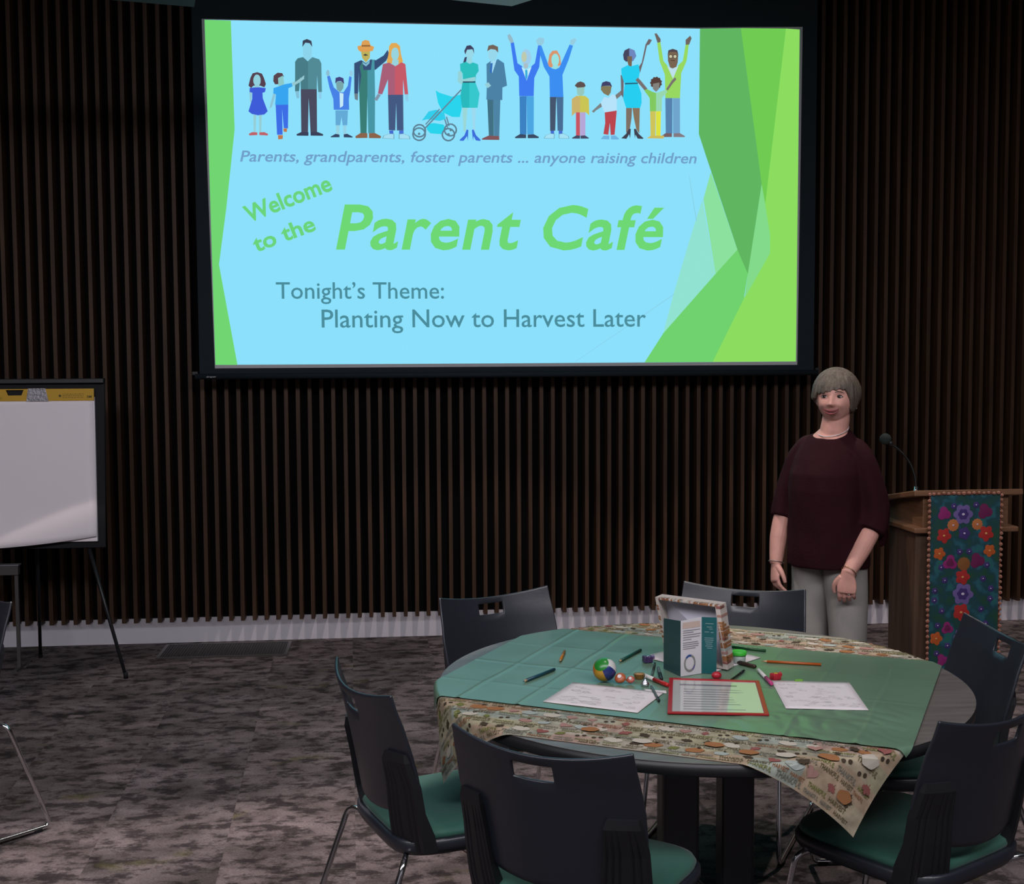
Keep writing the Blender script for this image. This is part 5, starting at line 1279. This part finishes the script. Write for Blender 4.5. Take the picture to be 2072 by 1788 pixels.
# blouse
M_BLOUSE = mat('dark_maroon_knit', (0.023, 0.0045, 0.0075), 0.85, spec=0.12, bump=0.15, bscale=90)
def bl_ring(cx, cy, rx, ry, z, wav=0.0, tilt=0.0, n=48):
    out = []
    for i in range(n):
        a = 2 * pi * i / n; k = 1 + wav * sin(5 * a + 1.2) + wav * .6 * sin(9 * a)
        out.append(Vector((cx + rx * k * cos(a), cy + ry * k * sin(a), z + tilt * sin(a) + .006 * wav * 10 * sin(3 * a))))
    return out
bl = MB()
bl.loft([bl_ring(0, .0, .176, .165, .790, .018), bl_ring(0, -.002, .176, .165, .85, .014), bl_ring(0, -.004, .172, .162, .94, .012), bl_ring(0, -.012, .166, .158, 1.03, .008), bl_ring(0, -.020, .164, .158, 1.12, .005), bl_ring(0, -.020, .162, .150, 1.19, .004),
           bl_ring(0, -.006, .155, .125, 1.255, .003), bl_ring(0, .004, .140, .100, 1.300, .0), bl_ring(.002, .012, .114, .082, 1.338, 0, .006), bl_ring(.006, .014, .092, .070, 1.358, 0, .016), bl_ring(.010, .010, .072, .062, 1.362, 0, .026)], 0, True)
def sleeve(sg, pts, rr, n=26):
    P = smooth_path([Vector(p) for p in pts], 5); k0 = MB(); k0.tube(P, rad_path(rr, 5), n)
    for i, v in enumerate(k0.v[:len(P) * n]):
        r = i // n; a = 2 * pi * (i % n) / n; f = max(0, (r - 8) / (len(P) - 8))
        v.x += .005 * f * sin(4 * a + sg); v.y += .005 * f * cos(5 * a)
    bl.add(k0.v, k0.f, 0, True)
sleeve(1, [(.050, .008, 1.290), (.105, .012, 1.282), (.140, .020, 1.235), (.164, .032, 1.15), (.180, .048, 1.05), (.184, .036, .985), (.182, .010, .945)], [.06, .064, .065, .065, .068, .067, .065])
sleeve(-1, [(-.050, .008, 1.290), (-.105, .010, 1.282), (-.142, .004, 1.235), (-.166, -.006, 1.16), (-.190, -.022, 1.07), (-.197, -.036, 1.02), (-.199, -.048, .985)], [.06, .064, .063, .060, .057, .054, .050])
tmp = recalc(bl.build('tmp_blouse', M_BLOUSE))
md = tmp.modifiers.new('remesh', 'REMESH'); md.mode = 'VOXEL'; md.voxel_size = 0.0045
dg = bpy.context.evaluated_depsgraph_get(); me = bpy.data.meshes.new_from_object(tmp.evaluated_get(dg)); bpy.data.objects.remove(tmp)
bm = bmesh.new(); bm.from_mesh(me)
for _ in range(8): bmesh.ops.smooth_vert(bm, verts=bm.verts, factor=0.5, use_axis_x=True, use_axis_y=True, use_axis_z=True)
bm.normal_update()
for v in bm.verts:      # soft drag folds from the shoulders and at the elbows
    p = v.co; q = noise.noise((p.x * 9 + p.z * 4, p.y * 9, p.z * 7 - abs(p.x) * 9)); q2 = noise.noise((p.x * 22, p.y * 22, p.z * 9))
    low = 1.0 if p.z < 1.36 else 0.2
    v.co = p + v.normal * (0.0055 * q + 0.0022 * q2) * low
for f in bm.faces: f.smooth = True
bm.to_mesh(me); bm.free(); me.name = 'blouse'; me.materials.clear(); me.materials.append(M_BLOUSE)
o = bpy.data.objects.new('blouse', me); COL.objects.link(o); o.parent = wm
# tied cuff tail behind the left elbow
MB().loft([[Vector((.214, .055, .985)), Vector((.232, .092, .975)), Vector((.224, .097, .97)), Vector((.204, .065, .975))], [Vector((.210, .055, .93)), Vector((.236, .099, .925)), Vector((.226, .105, .92)), Vector((.202, .065, .925))], [Vector((.202, .050, .872)), Vector((.222, .089, .880)), Vector((.216, .095, .88)), Vector((.196, .057, .872))]], 0, True).build('cuff_tie', M_BLOUSE, wm, subsurf=1)
# trousers
M_TROU = mat('grey_khaki', (0.34, 0.325, 0.30), 0.9, spec=0.15, var=0.08, scale=9, bump=0.1, bscale=200)
tr = MB()
for sg in (-1, 1):
    rings = []; zs = [.93, .86, .78, .70, .62, .54, .46, .38, .30, .22, .14, .085]
    for i, z in enumerate(zs):
        t = i / (len(zs) - 1); r = .098 + (.068 - .098) * min(1, t * 1.25); cx = sg * (.070 + .018 * min(1, t * 2)); cy = .004 + .012 * t
        ring = []
        for j in range(32):
            a = 2 * pi * j / 32; wv = .0035 * sin(z * 70 + 2 * sin(a + sg)) * (1 if z < .80 else .3) + .004 * noise.noise((a * 1.2, z * 16, sg * 3))
            ring.append(Vector((cx + (r + wv) * cos(a), cy + (r * 1.12 + wv) * sin(a), z)))
        rings.append(ring)
    tr.loft(rings, 0, True, caps=True)
tr.build('trousers', M_TROU, wm)
M_SHOE = mat('black_shoe', (0.02, 0.018, 0.018), 0.4)
for sg in (-1, 1):
    MB().loft([[Vector((sg * .09 + rx * cos(a), yy, max(0.0, zz + rz * sin(a)))) for a in [2 * pi * i / 18 for i in range(18)]] for yy, rx, zz, rz in ((.075, .024, .035, .035), (.055, .036, .045, .046), (0, .040, .05, .052), (-.07, .045, .042, .044), (-.14, .046, .032, .034), (-.178, .034, .026, .028), (-.192, .012, .02, .02))], 0, True).build('shoe', M_SHOE, wm)
w = ARM[1][-1]; dirf = (ARM[1][-1] - ARM[1][-2]).normalized(); c = w - dirf * .012
u = dirf.cross(Vector((0, 0, 1))).normalized(); v_ = dirf.cross(u)
MB().tube([c + (u * cos(t) + v_ * sin(t)) * .0335 + dirf * .006 * sin(t) for t in [2 * pi * i / 32 for i in range(33)]], .0016, 8).build('bracelet', mat('gold', (.55, .38, .20), .25, metal=1.0), wm)
pts, dr = HANDS[(1, 2)]; q = pts[0].lerp(pts[1], .55)
MB().tube([q + ((pts[1] - pts[0]).normalized().cross(Vector((1, 0, 0))).normalized() * cos(t) + Vector((1, 0, 0)) * sin(t)) * .0098 for t in [2 * pi * i / 20 for i in range(21)]], .0015, 6).build('ring', mat('silver', (.8, .8, .8), .15, metal=1.0), wm)
w = ARM[-1][-1]; dirf = (ARM[-1][-1] - ARM[-1][-2]).normalized(); c = w - dirf * .01; u = dirf.cross(Vector((0, 1, 0))).normalized(); v_ = dirf.cross(u)
b = MB(); b.tube([c + (u * cos(t) + v_ * sin(t)) * .0325 for t in [2 * pi * i / 28 for i in range(29)]], .003, 8, flat=.6); b.build('watch_strap', mat('pale_strap', (.45, .40, .36), .3, metal=.8), wm)
